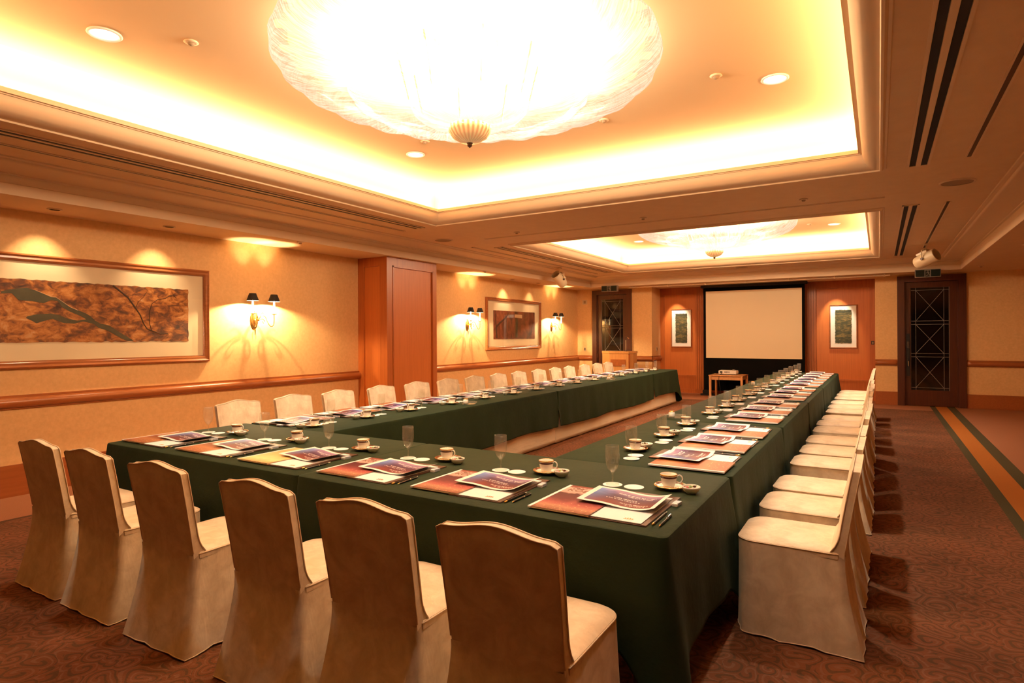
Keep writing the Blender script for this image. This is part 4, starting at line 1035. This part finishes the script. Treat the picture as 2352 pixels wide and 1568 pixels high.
# ------------------------------------------------------------------ chairs
def chair_proto():
    t = thing('covered_chair', None, 'chair', (0, 0, 0), 0)
    rear = lambda z: -0.195 - 0.080 * max(0, (z - 0.42) / 0.48) ** 1.15 if z > 0.42 else -0.195 - 0.078 * ((0.42 - z) / 0.42) ** 1.5
    def topz(x):
        u = abs(x) / 0.225; return 0.873 + 0.025 * (0.5 + 0.5 * math.cos(PI * min(1, u / 0.82))) - 0.012 * max(0, (u - 0.86) / 0.14) ** 2
    hw = lambda z: 0.215 + 0.010 * (z - 0.42) / 0.45
    # back: front and rear skins
    nx, nz = 24, 14; mb = MB(); z0 = 0.40; vs = []
    for face in (0, 1):
        for j in range(nz + 1):
            for i in range(nx + 1):
                u = -1 + 2 * i / nx; x = u * 0.225; zt = topz(x); z = z0 + (zt - z0) * j / nz; xx = u * hw(z)
                ed = (abs(u) ** 12); tp = (j / nz) ** 14
                th = 0.046 + 0.05 * max(0, min(1, (0.56 - z) / 0.12)) ** 2.2
                y = rear(z) + (th - 0.006 * max(ed, tp) if face == 0 else 0.006 * max(ed, tp))
                if face == 0:
                    y += 0.010 * (1 - u * u) * math.sin(PI * min(1, (z - 0.47) / 0.4)) if z > 0.47 else 0
                vs.append((xx, y, z))
    R = (nx + 1) * (nz + 1); fs = []
    for j in range(nz):
        for i in range(nx):
            a = j * (nx + 1) + i
            fs.append((a, a + 1, a + nx + 2, a + nx + 1)); fs.append((R + a, R + a + nx + 1, R + a + nx + 2, R + a + 1))
    for j in range(nz):
        for i in (0, nx):
            a = j * (nx + 1) + i; fs.append((a, a + nx + 1, R + a + nx + 1, R + a))
    for i in range(nx):
        a = nz * (nx + 1) + i; fs.append((a, a + 1, R + a + 1, R + a)); b_ = i; fs.append((b_, b_ + 1, R + b_ + 1, R + b_))
    mb.add(vs, fs); back = mb.build('backrest', 'cover', t, True)
    # piping round the front edge of the back
    fl = lambda z: 0.05 * max(0, min(1, (0.56 - z) / 0.12)) ** 2.2
    def pip(off):
        q = []
        for j in range(0, 15):
            z = 0.47 + (topz(0.225) - 0.47) * j / 14; q.append((-hw(z) - 0.002, rear(z) + off + fl(z) * (off > 0.02), z))
        for i in range(1, nx):
            u = -1 + 2 * i / nx; q.append((u * hw(0.87), rear(topz(u * 0.225)) + off, topz(u * 0.225) + 0.001))
        for j in range(14, -1, -1):
            z = 0.47 + (topz(0.225) - 0.47) * j / 14; q.append((hw(z) + 0.002, rear(z) + off + fl(z) * (off > 0.02), z))
        return q
    MB().tube(pip(0.040), 0.0032, 6).tube(pip(0.006), 0.0028, 6).build('piping', 'piping', back, 'all')
    # seat pad outline
    def outline(x_, y0, y1, rf, n=10):
        q = [(-x_, y0), (x_, y0)]
        q = [(x_ * (-1 + 2 * k / 8), y0) for k in range(8)] + [(x_, y0 + (y1 - rf - y0) * k / 10) for k in range(10)]
        for k in range(n + 1):
            a = PI / 2 * k / n; q.append((x_ - rf + rf * math.cos(a), y1 - rf + rf * math.sin(a)))
        q += [(x_ - rf - (2 * (x_ - rf)) * k / 10, y1) for k in range(1, 10)]
        for k in range(n + 1):
            a = PI / 2 + PI / 2 * k / n; q.append((-x_ + rf + rf * math.cos(a), y1 - rf + rf * math.sin(a)))
        q += [(-x_, y1 - rf - (y1 - rf - y0) * k / 10) for k in range(1, 10)]
        return q
    ol = outline(0.220, -0.165, 0.29, 0.085)
    cx_, cy_ = 0, 0.06; mb = MB(); vs = []; n = len(ol)
    rings = [(1.0, 0.440), (1.006, 0.455), (1.0, 0.468), (0.93, 0.478), (0.75, 0.486), (0.5, 0.490), (0.2, 0.492)]
    for (s, z) in rings:
        vs += [(cx_ + (x - cx_) * s, cy_ + (y - cy_) * s, z) for x, y in ol]
    fs = [(j * n + i, j * n + (i + 1) % n, (j + 1) * n + (i + 1) % n, (j + 1) * n + i) for j in range(len(rings) - 1) for i in range(n)] + [tuple((len(rings) - 1) * n + i for i in range(n))]
    mb.add(vs, fs); seat = mb.build('seat', 'cover', t, True)
    MB().tube([(cx_ + (x - cx_) * 1.005, cy_ + (y - cy_) * 1.005, 0.463) for x, y in ol], 0.0036, 6, True).build('piping', 'piping', seat, 'all')
    # skirt to the floor
    ol = outline(0.222, -0.195, 0.292, 0.085); n = len(ol); lev = [0, 0.06, 0.15, 0.28, 0.42, 0.56, 0.70, 0.84, 0.95, 1.0]; vs = []
    per = 0; prev = ol[0]
    for i, (x, y) in enumerate(ol):
        per += math.hypot(x - prev[0], y - prev[1]); prev = (x, y)
        nx_, ny_ = ol[(i + 1) % n][0] - ol[i - 1][0], ol[(i + 1) % n][1] - ol[i - 1][1]; l_ = math.hypot(nx_, ny_); nx_, ny_ = ny_ / l_, -nx_ / l_
        isr = y < -0.19; cornr = math.exp(-((abs(x) - 0.228) / 0.04) ** 2) * math.exp(-((y + 0.195) / 0.05) ** 2)
        for q in lev:
            z = 0.452 * (1 - q) + 0.008
            f = 0.55 * math.sin(per * 42 + 0.6) + 0.45 * math.sin(per * 71 + 2) if not isr else 0.8 * math.sin(x * 46 + 0.8) + 0.3 * math.sin(x * 83)
            amp = 0.010 * q ** 0.8 if not isr else 0.006 * q ** 0.9
            yy = rear(z) if isr else y - (0.078 * q ** 1.5) * max(0, (0.05 - y) / 0.245)
            xx = x * (1 + 0.16 * q ** 1.2 * (0.35 + 0.65 * max(0, min(1, (0.2 - y) / 0.4))))
            if isr:
                xx = x * (0.965 + 0.22 * q ** 1.2)
            elif abs(x) > 0.2 and y < 0.1 and y > -0.19:
                kk = ((0.1 - y) / 0.295) ** 2; xx = x * ((1 - kk) * (1 + 0.10 * q ** 1.2) + kk * (0.965 + 0.22 * q ** 1.2))
            else:
                xx = x * (1 + 0.10 * q ** 1.2)
            vs.append((xx + nx_ * f * amp, yy + ny_ * f * amp, z - (0.004 * math.sin(per * 30) if q == 1 else 0)))
    k = len(lev)
    mb = MB().add(vs, [(i * k + j, ((i + 1) % n) * k + j, ((i + 1) % n) * k + j + 1, i * k + j + 1) for i in range(n) for j in range(k - 1)])
    sk = mb.build('skirt', 'cover', t, 'all')
    hem = [vs[i * k + k - 1] for i in range(n)]
    MB().tube([(x, y, z + 0.001) for x, y, z in hem], 0.003, 5, True).build('hem', 'piping', sk, 'all')
    return t
chair = Proto(chair_proto())
rc = random.Random(11)
for i, x in enumerate((-4.285, -3.69, -3.015, -2.255, -1.635, -1.05)):
    chair.place((x, 1.872, 0), rc.uniform(-0.02, 0.02), 'cream covered chair, %s from the picture wall along the near table' % ORD[i], 'covered chairs along the near table')
CL = [3.61, 4.25, 4.87, 5.57, 6.24, 6.92, 7.58, 8.26, 8.91, 9.61, 10.28, 10.89, 11.62, 12.28, 12.88]
for i, y in enumerate(CL):
    chair.place((-5.02, y, 0), -PI / 2 + rc.uniform(-0.03, 0.03), 'cream covered chair, %s from the near corner, along the wall side table' % ORD[i], 'covered chairs along the wall side table')
CR = [3.445, 4.085, 4.62, 5.495, 6.06, 6.66, 7.37, 7.92, 8.44, 9.22, 9.80, 10.42, 11.15, 11.75, 12.35]
for i, y in enumerate(CR):
    chair.place((-0.325 + rc.uniform(-0.012, 0.012), y, 0), PI / 2 + rc.uniform(-0.02, 0.02), 'cream covered chair, %s from the near corner, along the aisle side table' % ORD[i], 'covered chairs along the aisle side table')


# ------------------------------------------------------------------ things on the tables
def text_mesh(s, size, mt, name, parent, loc, font_shear=0.0):
    cu = bpy.data.curves.new(name, 'FONT'); cu.body = s; cu.size = size; cu.extrude = 0.0004; cu.shear = font_shear
    tmp = bpy.data.objects.new(name, cu); COL.objects.link(tmp)
    me = bpy.data.meshes.new_from_object(tmp); bpy.data.objects.remove(tmp); bpy.data.curves.remove(cu)
    me.materials.clear(); me.materials.append(M[mt]); o = bpy.data.objects.new(name, me); COL.objects.link(o); o.parent = parent; o.location = loc
    return o
M['ink'] = mat('brown ink', (0.16, 0.05, 0.02), 0.5)


def p_mag(mt, title):
    t = thing('magazine', None, 'magazine')
    MB().box(0.0, 0.29, 0.0, 0.43, 0.0008, 0.0072).build('pages', 'pages', t)
    cv = MB().box(-0.001, 0.292, -0.001, 0.431, 0.0073, 0.0080).box(-0.001, 0.292, -0.001, 0.431, 0.0, 0.0007).build('cover', mt, t)
    MB().box(-0.003, 0.012, -0.001, 0.431, 0.0, 0.0083).build('spine', 'paper', t)
    if title:
        text_mesh('KOBE', 0.054, 'ink', 'title_lettering', cv, (0.030, 0.325, 0.0085))
        text_mesh('Feel', 0.038, 'ink', 'title_lettering', cv, (0.04, 0.370, 0.0085), 0.4)
        f = MB(); P = lambda pts: f.poly([(0.165 + a * 0.015, 0.388 + b_ * 0.015, 0.0083) for a, b_ in pts], (0, 0, 0.0005))
        P([(-.3, 1.4), (.3, 1.4), (.4, 1.9), (0, 2.2), (-.4, 1.9)]); P([(-.8, 1.2), (1.2, 1.0), (1.1, .7), (.3, .8), (.2, .1), (-.3, .1), (-.3, .8), (-.9, .9)]); P([(-.3, .1), (0, .1), (-.5, -1), (-.8, -1)]); P([(0, .1), (.3, .1), (.9, -.9), (.6, -1)])
        f.build('figure_mark', 'ink', cv)
    return t


def p_folder():
    t = thing('folder', None, 'folder')
    MB().box(-0.15, 0.15, -0.25, 0.25, 0.0, 0.004, 0.0015).build('back_cover', 'leather', t)
    MB().box(-0.145, -0.118, -0.245, 0.245, 0.004, 0.0055).build('spine_strip', 'legwood', t)
    MB().box(0.125, 0.148, -0.245, 0.245, 0.004, 0.0055).build('edge_flap', 'leather', t)
    return t


def p_pad():
    t = thing('notepad', None, 'notepad')
    MB().box(-0.11, 0.11, -0.22, 0.22, 0.0, 0.003).build('sheets', 'paper', t)
    f = MB()
    for (a, b_, h) in ((-0.018, -0.012, 0.010), (-0.008, -0.002, 0.014), (0.002, 0.008, 0.014), (0.012, 0.018, 0.010)):
        f.box(a, b_, -0.185, -0.185 + h, 0.003, 0.0034)
    f.box(-0.022, 0.022, -0.191, -0.188, 0.003, 0.0034)
    o = f.build('emblem', 'gold', t); o.location = (0.045, 0, 0)
    return t


def p_leaf():
    mb = MB(); nx, ny = 24, 6; vs = []
    for lay in (0, 1):
        for j in range(ny + 1):
            for i in range(nx + 1):
                x = -0.18 + 0.36 * i / nx; y = -0.135 + 0.27 * j / ny
                z = 0.004 + 0.006 * math.sin((x + 0.18) * 19) + 0.010 * (max(0, (abs(x) - 0.10)) / 0.08) ** 2 - 0.0006 * lay
                vs.append((x, y, z))
    R = (nx + 1) * (ny + 1); fs = []
    for j in range(ny):
        for i in range(nx):
            a = j * (nx + 1) + i; fs += [(a, a + 1, a + nx + 2, a + nx + 1), (R + a, R + a + nx + 1, R + a + nx + 2, R + a + 1)]
    for i in range(nx):
        fs += [(i, R + i, R + i + 1, i + 1), (ny * (nx + 1) + i, ny * (nx + 1) + i + 1, R + ny * (nx + 1) + i + 1, R + ny * (nx + 1) + i)]
    for j in range(ny):
        a = j * (nx + 1); b_ = a + nx; fs += [(a, a + nx + 1, R + a + nx + 1, R + a), (b_, R + b_, R + b_ + nx + 1, b_ + nx + 1)]
    o = mb.add(vs, fs).build('leaflet', 'leaflet', None, True); tag(o, None, 'leaflet')
    hl = MB()
    hl.poly([(-0.06, 0.0, 0.0), (-0.02, 0.045, 0.0), (0.0, 0.05, 0), (0.035, 0.012, 0), (0.03, 0.0, 0)], (0, 0, 0.001))
    return o


def rod(prof, n=10):
    """lathe along +y"""
    mb = MB(); mb.lathe(prof, n); mb.v = [(x, z, y) for x, y, z in mb.v]; return mb


def p_pen():
    t = thing('ballpoint_pen', None, 'pen')
    rod([(0, 0.004), (0.0012, 0.0), (0.004, 0.014), (0.0048, 0.018), (0.0050, 0.10), (0.0052, 0.165), (0.004, 0.17), (0, 0.17)]).build('barrel', 'blacksat', t, True)
    rod([(0, -0.002), (0.0012, -0.002), (0.0038, 0.013), (0, 0.013)]).build('tip', 'gold', t, True)
    rod([(0.0056, 0.104), (0.0056, 0.110)]).build('ring', 'chrome', t, True)
    MB().box(-0.001, 0.001, 0.12, 0.168, 0.005, 0.008).build('clip', 'chrome', t)
    t['z'] = 1
    return t


def p_pencil():
    t = thing('pencil', None, 'pencil')
    rod([(0, 0.012), (0.0045, 0.012), (0.0045, 0.185), (0.0035, 0.188)], 6).build('barrel', 'blacksat', t)
    rod([(0.0035, 0.186), (0.0010, 0.205), (0, 0.208)], 8).build('point', 'pages', t, True)
    rod([(0, -0.002), (0.0052, -0.001), (0.0054, 0.016), (0, 0.016)], 10).build('ferrule', 'gold', t, True)
    return t


def p_eraser():
    t = thing('eraser', None, 'eraser')
    MB().box(-0.013, 0.013, -0.03, 0.03, 0, 0.014, 0.002).build('rubber', 'eraser', t)
    MB().box(-0.0137, 0.0137, -0.018, 0.030, -0.0, 0.0146, 0.001).build('sleeve', 'sleeve', t)
    return t


def p_glass():
    t = thing('water_glass', None, 'glass')
    MB().lathe([(0.0, 0.004), (0.030, 0.0005), (0.034, 0.001), (0.034, 0.0025), (0.010, 0.006), (0.005, 0.010), (0.0042, 0.030), (0.0045, 0.052), (0.008, 0.060), (0.012, 0.065)], 28).build('foot_and_stem', 'glass', t, 'all')
    b_ = MB().lathe([(0.0, 0.062), (0.012, 0.065), (0.024, 0.080), (0.032, 0.100), (0.036, 0.125), (0.037, 0.150), (0.0355, 0.180), (0.034, 0.200), (0.0328, 0.200), (0.0345, 0.178), (0.036, 0.150), (0.035, 0.125), (0.031, 0.102), (0.023, 0.082), (0.010, 0.069), (0.0, 0.068)], 32,
                   ripple=lambda r, z, a: (r * (1 + 0.03 * math.cos(12 * a) * max(0, 1 - (z - 0.06) / 0.055)) if z < 0.115 else r, 0)).build('bowl', 'glass', t, 'all')
    MB().tube([(0.0334 * math.cos(2 * PI * k / 32), 0.0334 * math.sin(2 * PI * k / 32), 0.200) for k in range(32)], 0.0007, 5, True).build('rim', 'glass', b_, 'all')
    return t


def p_coaster():
    o = MB().lathe([(0.0, 0.0), (0.050, 0.0), (0.050, 0.0018), (0.0, 0.0018)], 32).build('coaster', 'paper', None, True); tag(o, None, 'coaster'); return o


def p_saucer():
    t = thing('saucer', None, 'saucer')
    MB().lathe([(0.0, 0.003), (0.026, 0.003), (0.028, 0.0), (0.036, 0.0), (0.040, 0.004), (0.062, 0.010), (0.079, 0.018), (0.080, 0.0195), (0.078, 0.020), (0.060, 0.013), (0.038, 0.0075), (0.0, 0.0065)], 40).build('plate', 'china', t, 'all')
    MB().lathe([(0.064, 0.0150), (0.0765, 0.0203)], 40).build('rim_band', 'band', t, 'all')
    MB().lathe([(0.0765, 0.0204), (0.0803, 0.0206), (0.0806, 0.0185)], 40).build('gold_rim', 'gold', t, 'all')
    return t


def p_cup():
    t = thing('coffee_cup', None, 'cup')
    MB().lathe([(0.0, 0.002), (0.020, 0.002), (0.021, 0.0), (0.025, 0.0), (0.026, 0.004), (0.033, 0.018), (0.038, 0.036), (0.0405, 0.056), (0.0418, 0.066), (0.0400, 0.0665), (0.038, 0.055), (0.035, 0.036), (0.030, 0.018), (0.022, 0.007), (0.0, 0.006)], 36).build('body', 'china', t, 'all')
    MB().lathe([(0.0393, 0.047), (0.0412, 0.0575)], 36).build('dark_band', 'band', t, 'all')
    MB().lathe([(0.0416, 0.060), (0.0422, 0.0662), (0.0408, 0.0672), (0.0398, 0.0662)], 36).build('gold_rim', 'gold', t, 'all')
    MB().tube(arc([(0.038, 0, 0.054), (0.052, 0, 0.062), (0.064, 0, 0.054), (0.066, 0, 0.040), (0.056, 0, 0.026), (0.036, 0, 0.020)], 30), 0.0034, 8).build('handle', 'china', t, 'all')
    return t


def p_spoon():
    o = MB().tube(arc([(-0.055, 0, 0.004), (0.0, 0, 0.0055), (0.045, 0, 0.0035)], 12), 0.0017, 6).lathe([(0.0, 0.0), (0.006, 0.0008), (0.0095, 0.003), (0.0088, 0.0035), (0.005, 0.0018), (0, 0.0012)], 16, (0.055, 0, 0.001)).build('teaspoon', 'gold', None, 'all')
    tag(o, None, 'spoon'); return o


def p_bowl():
    o = MB().lathe([(0.0, 0.002), (0.016, 0.002), (0.018, 0.0), (0.022, 0.0), (0.024, 0.003), (0.036, 0.013), (0.043, 0.028), (0.044, 0.034), (0.0415, 0.035), (0.040, 0.028), (0.033, 0.015), (0.018, 0.007), (0.0, 0.006)], 32).build('sweet_dish', 'china', None, 'all')
    tag(o, None, 'dish'); return o


def p_candy(k):
    mb = MB().lathe([(0.0, -0.008), (0.006, -0.006), (0.0085, 0.0), (0.006, 0.006), (0.0, 0.008)], 12)
    for s in (-1, 1):
        mb.add([(s * 0.006, 0, 0), (s * 0.018, -0.007, 0.004), (s * 0.020, 0.0, -0.002), (s * 0.018, 0.007, 0.005)], [(0, 1, 2), (0, 2, 3), (0, 3, 1), (1, 3, 2)])
    o = mb.build('wrapped_sweet', CAND[k], None, True); tag(o, None, 'sweet'); return o

MAG = {'kobe': Proto(p_mag('cov_kobe', True)), 'gold': Proto(p_mag('cov_gold', False)), 'brown': Proto(p_mag('cov_brown', False))}
FOL, PAD, LEAF, PEN, PCL, ERA, GLA, COA, SAU, CUP, SPO, BOW = [Proto(f()) for f in (p_folder, p_pad, p_leaf, p_pen, p_pencil, p_eraser, p_glass, p_coaster, p_saucer, p_cup, p_spoon, p_bowl)]
CAN = [Proto(p_candy(k)) for k in range(4)]
MAGN = {'kobe': 'red sunset cover magazine', 'gold': 'golden cover magazine', 'brown': 'orange brown cover magazine'}


def setting(ox, oy, rot, where, row, mag, rnd, full, zt=T):
    ca, sa = math.cos(rot), math.sin(rot)
    def P(x, y, z): return (ox + x * ca - y * sa, oy + x * sa + y * ca, z + zt)
    j = lambda a: rnd.uniform(-a, a)
    g = lambda s: s + ' on the ' + row
    mr = rot + j(0.03)
    FOL.place(P(0.39, 0.255, 0.001), mr, 'dark brown folder at the ' + where, g('folders'))
    PAD.place(P(0.405, 0.235, 0.0067), mr, 'blank white notepad on the folder at the ' + where, g('notepads'))
    MAG[mag].place(P(0.0, 0.005 + j(0.01), 0.0068), rot + j(0.03), MAGN[mag] + ' at the ' + where, g('magazines'), tilt=(0, 0.0))
    LEAF.place(P(0.345 + j(0.01), 0.305 + j(0.01), 0.0168), rot - 0.04 + j(0.05), 'blue and plum leaflet at the ' + where, g('leaflets'))
    if full:
        PCL.place(P(0.555, 0.03 + j(0.01), 0.0062), rot + j(0.05), 'black pencil beside the folder at the ' + where, g('pencils'))
        PEN.place(P(0.585, 0.03 + j(0.01), 0.0062), rot + 0.03 + j(0.05), 'black ballpoint pen at the ' + where, g('pens'))
    ERA.place(P(0.555, 0.38, 0.001), rot + j(0.1), 'boxed white eraser at the ' + where, g('erasers'))
    gx, gy = 0.165 + j(0.008), 0.59 + j(0.01)
    COA.place(P(gx, gy, 0.0006), 0, 'white paper coaster under the glass at the ' + where, g('paper coasters'))
    GLA.place(P(gx, gy, 0.0026), 0, 'stemmed water glass at the ' + where, g('water glasses'))
    COA.place(P(0.275, 0.60, 0.0006), 0, 'spare white coaster beside the glass at the ' + where, g('paper coasters'))
    sx, sy = 0.435 + j(0.01), 0.665 + j(0.01)
    SAU.place(P(sx, sy, 0.0006), 0, 'gold rimmed saucer at the ' + where, g('saucers'))
    CUP.place(P(sx - 0.008, sy, 0.0075), rot + 0.1 + j(0.3), 'gold rimmed white coffee cup at the ' + where, g('coffee cups'))
    SPO.place(P(sx, sy - 0.058, 0.018), rot + 0.15, 'gold teaspoon on the saucer at the ' + where, g('teaspoons'))
    bx, by = 0.55 + j(0.01), 0.62 + j(0.01)
    BOW.place(P(bx, by, 0.0006), 0, 'small white sweet dish at the ' + where, g('sweet dishes'))
    for k in range(4):
        a = k * PI / 2 + rnd.random(); rr = 0.017
        CAN[k].place(P(bx + rr * math.cos(a), by + rr * math.sin(a), 0.026 + 0.005 * (k == 0)), rnd.random() * 6, '%s wrapped sweet in the dish at the %s' % (CNAME[k], where), g('wrapped sweets'))
rs = random.Random(5)
for i, x in enumerate((-4.82, -4.13, -3.43, -2.72, -2.03, -1.34)):
    setting(x, 2.345, 0.0, '%s place from the wall, near table' % ORD[i], 'near table', 'gold' if i == 2 else 'brown' if i < 2 else 'kobe', rs, True)
for i, y in enumerate(CL):
    setting(-4.815, y + 0.39, -PI / 2, '%s place up the wall side table' % ORD[i], 'wall side table', 'brown' if i % 3 else 'kobe', rs, i < 6)
OR = [3.45, 4.09, 4.73, 5.58, 6.21, 6.84, 7.62, 8.24, 8.86, 9.62, 10.22, 10.84, 11.50, 12.10, 12.68]
for i, y in enumerate(OR):
    setting(-0.735, y, PI / 2, '%s place up the aisle side table' % ORD[i], 'aisle side table', 'brown', rs, i < 6, zt=T + 0.001 + 0.0015 * (i > 5) + 0.0015 * (i > 8))


# glass ashtrays each holding a little glass jar
def p_tray():
    t = thing('glass_tray', None, 'tray')
    mb = MB(); vs = []
    prof = [(0.0, 0.004), (0.075, 0.004), (0.088, 0.022), (0.098, 0.024), (0.080, 0.0), (0.0, 0.0)]
    for (r, z) in prof:
        for k in range(8):
            a = PI / 8 + k * PI / 4; kx = 1.0 if k % 2 else 1.0
            vs.append((r * math.cos(a), r * math.sin(a), z))
    MB().add(vs, [(j * 8 + i, j * 8 + (i + 1) % 8, (j + 1) * 8 + (i + 1) % 8, (j + 1) * 8 + i) for j in range(5) for i in range(8)]).build('dish', 'glass', t)
    return t


def p_jar():
    t = thing('glass_jar', None, 'jar')
    MB().lathe([(0.0, 0.0), (0.026, 0.0), (0.028, 0.004), (0.028, 0.040), (0.022, 0.046)], 24).build('jar_body', 'china', t, 'all')
    MB().lathe([(0.023, 0.046), (0.024, 0.055), (0.0, 0.057)], 24).build('lid', 'gold', t, 'all')
    return t
TRY, JAR = Proto(p_tray()), Proto(p_jar())
for (x, y, lb) in ((-3.97, 5.61, 'near inner edge of the wall side table'), (-3.97, 9.85, 'far inner edge of the wall side table'), (-1.62, 5.61, 'near inner edge of the aisle side table'), (-1.60, 9.75, 'far inner edge of the aisle side table')):
    TRY.place((x, y, T + 0.003), 0.3, 'clear glass tray at the ' + lb, 'clear glass trays')
    JAR.place((x - 0.035, y - 0.01, T + 0.008), 0, 'small lidded jar in the glass tray, ' + lb, 'small lidded jars')
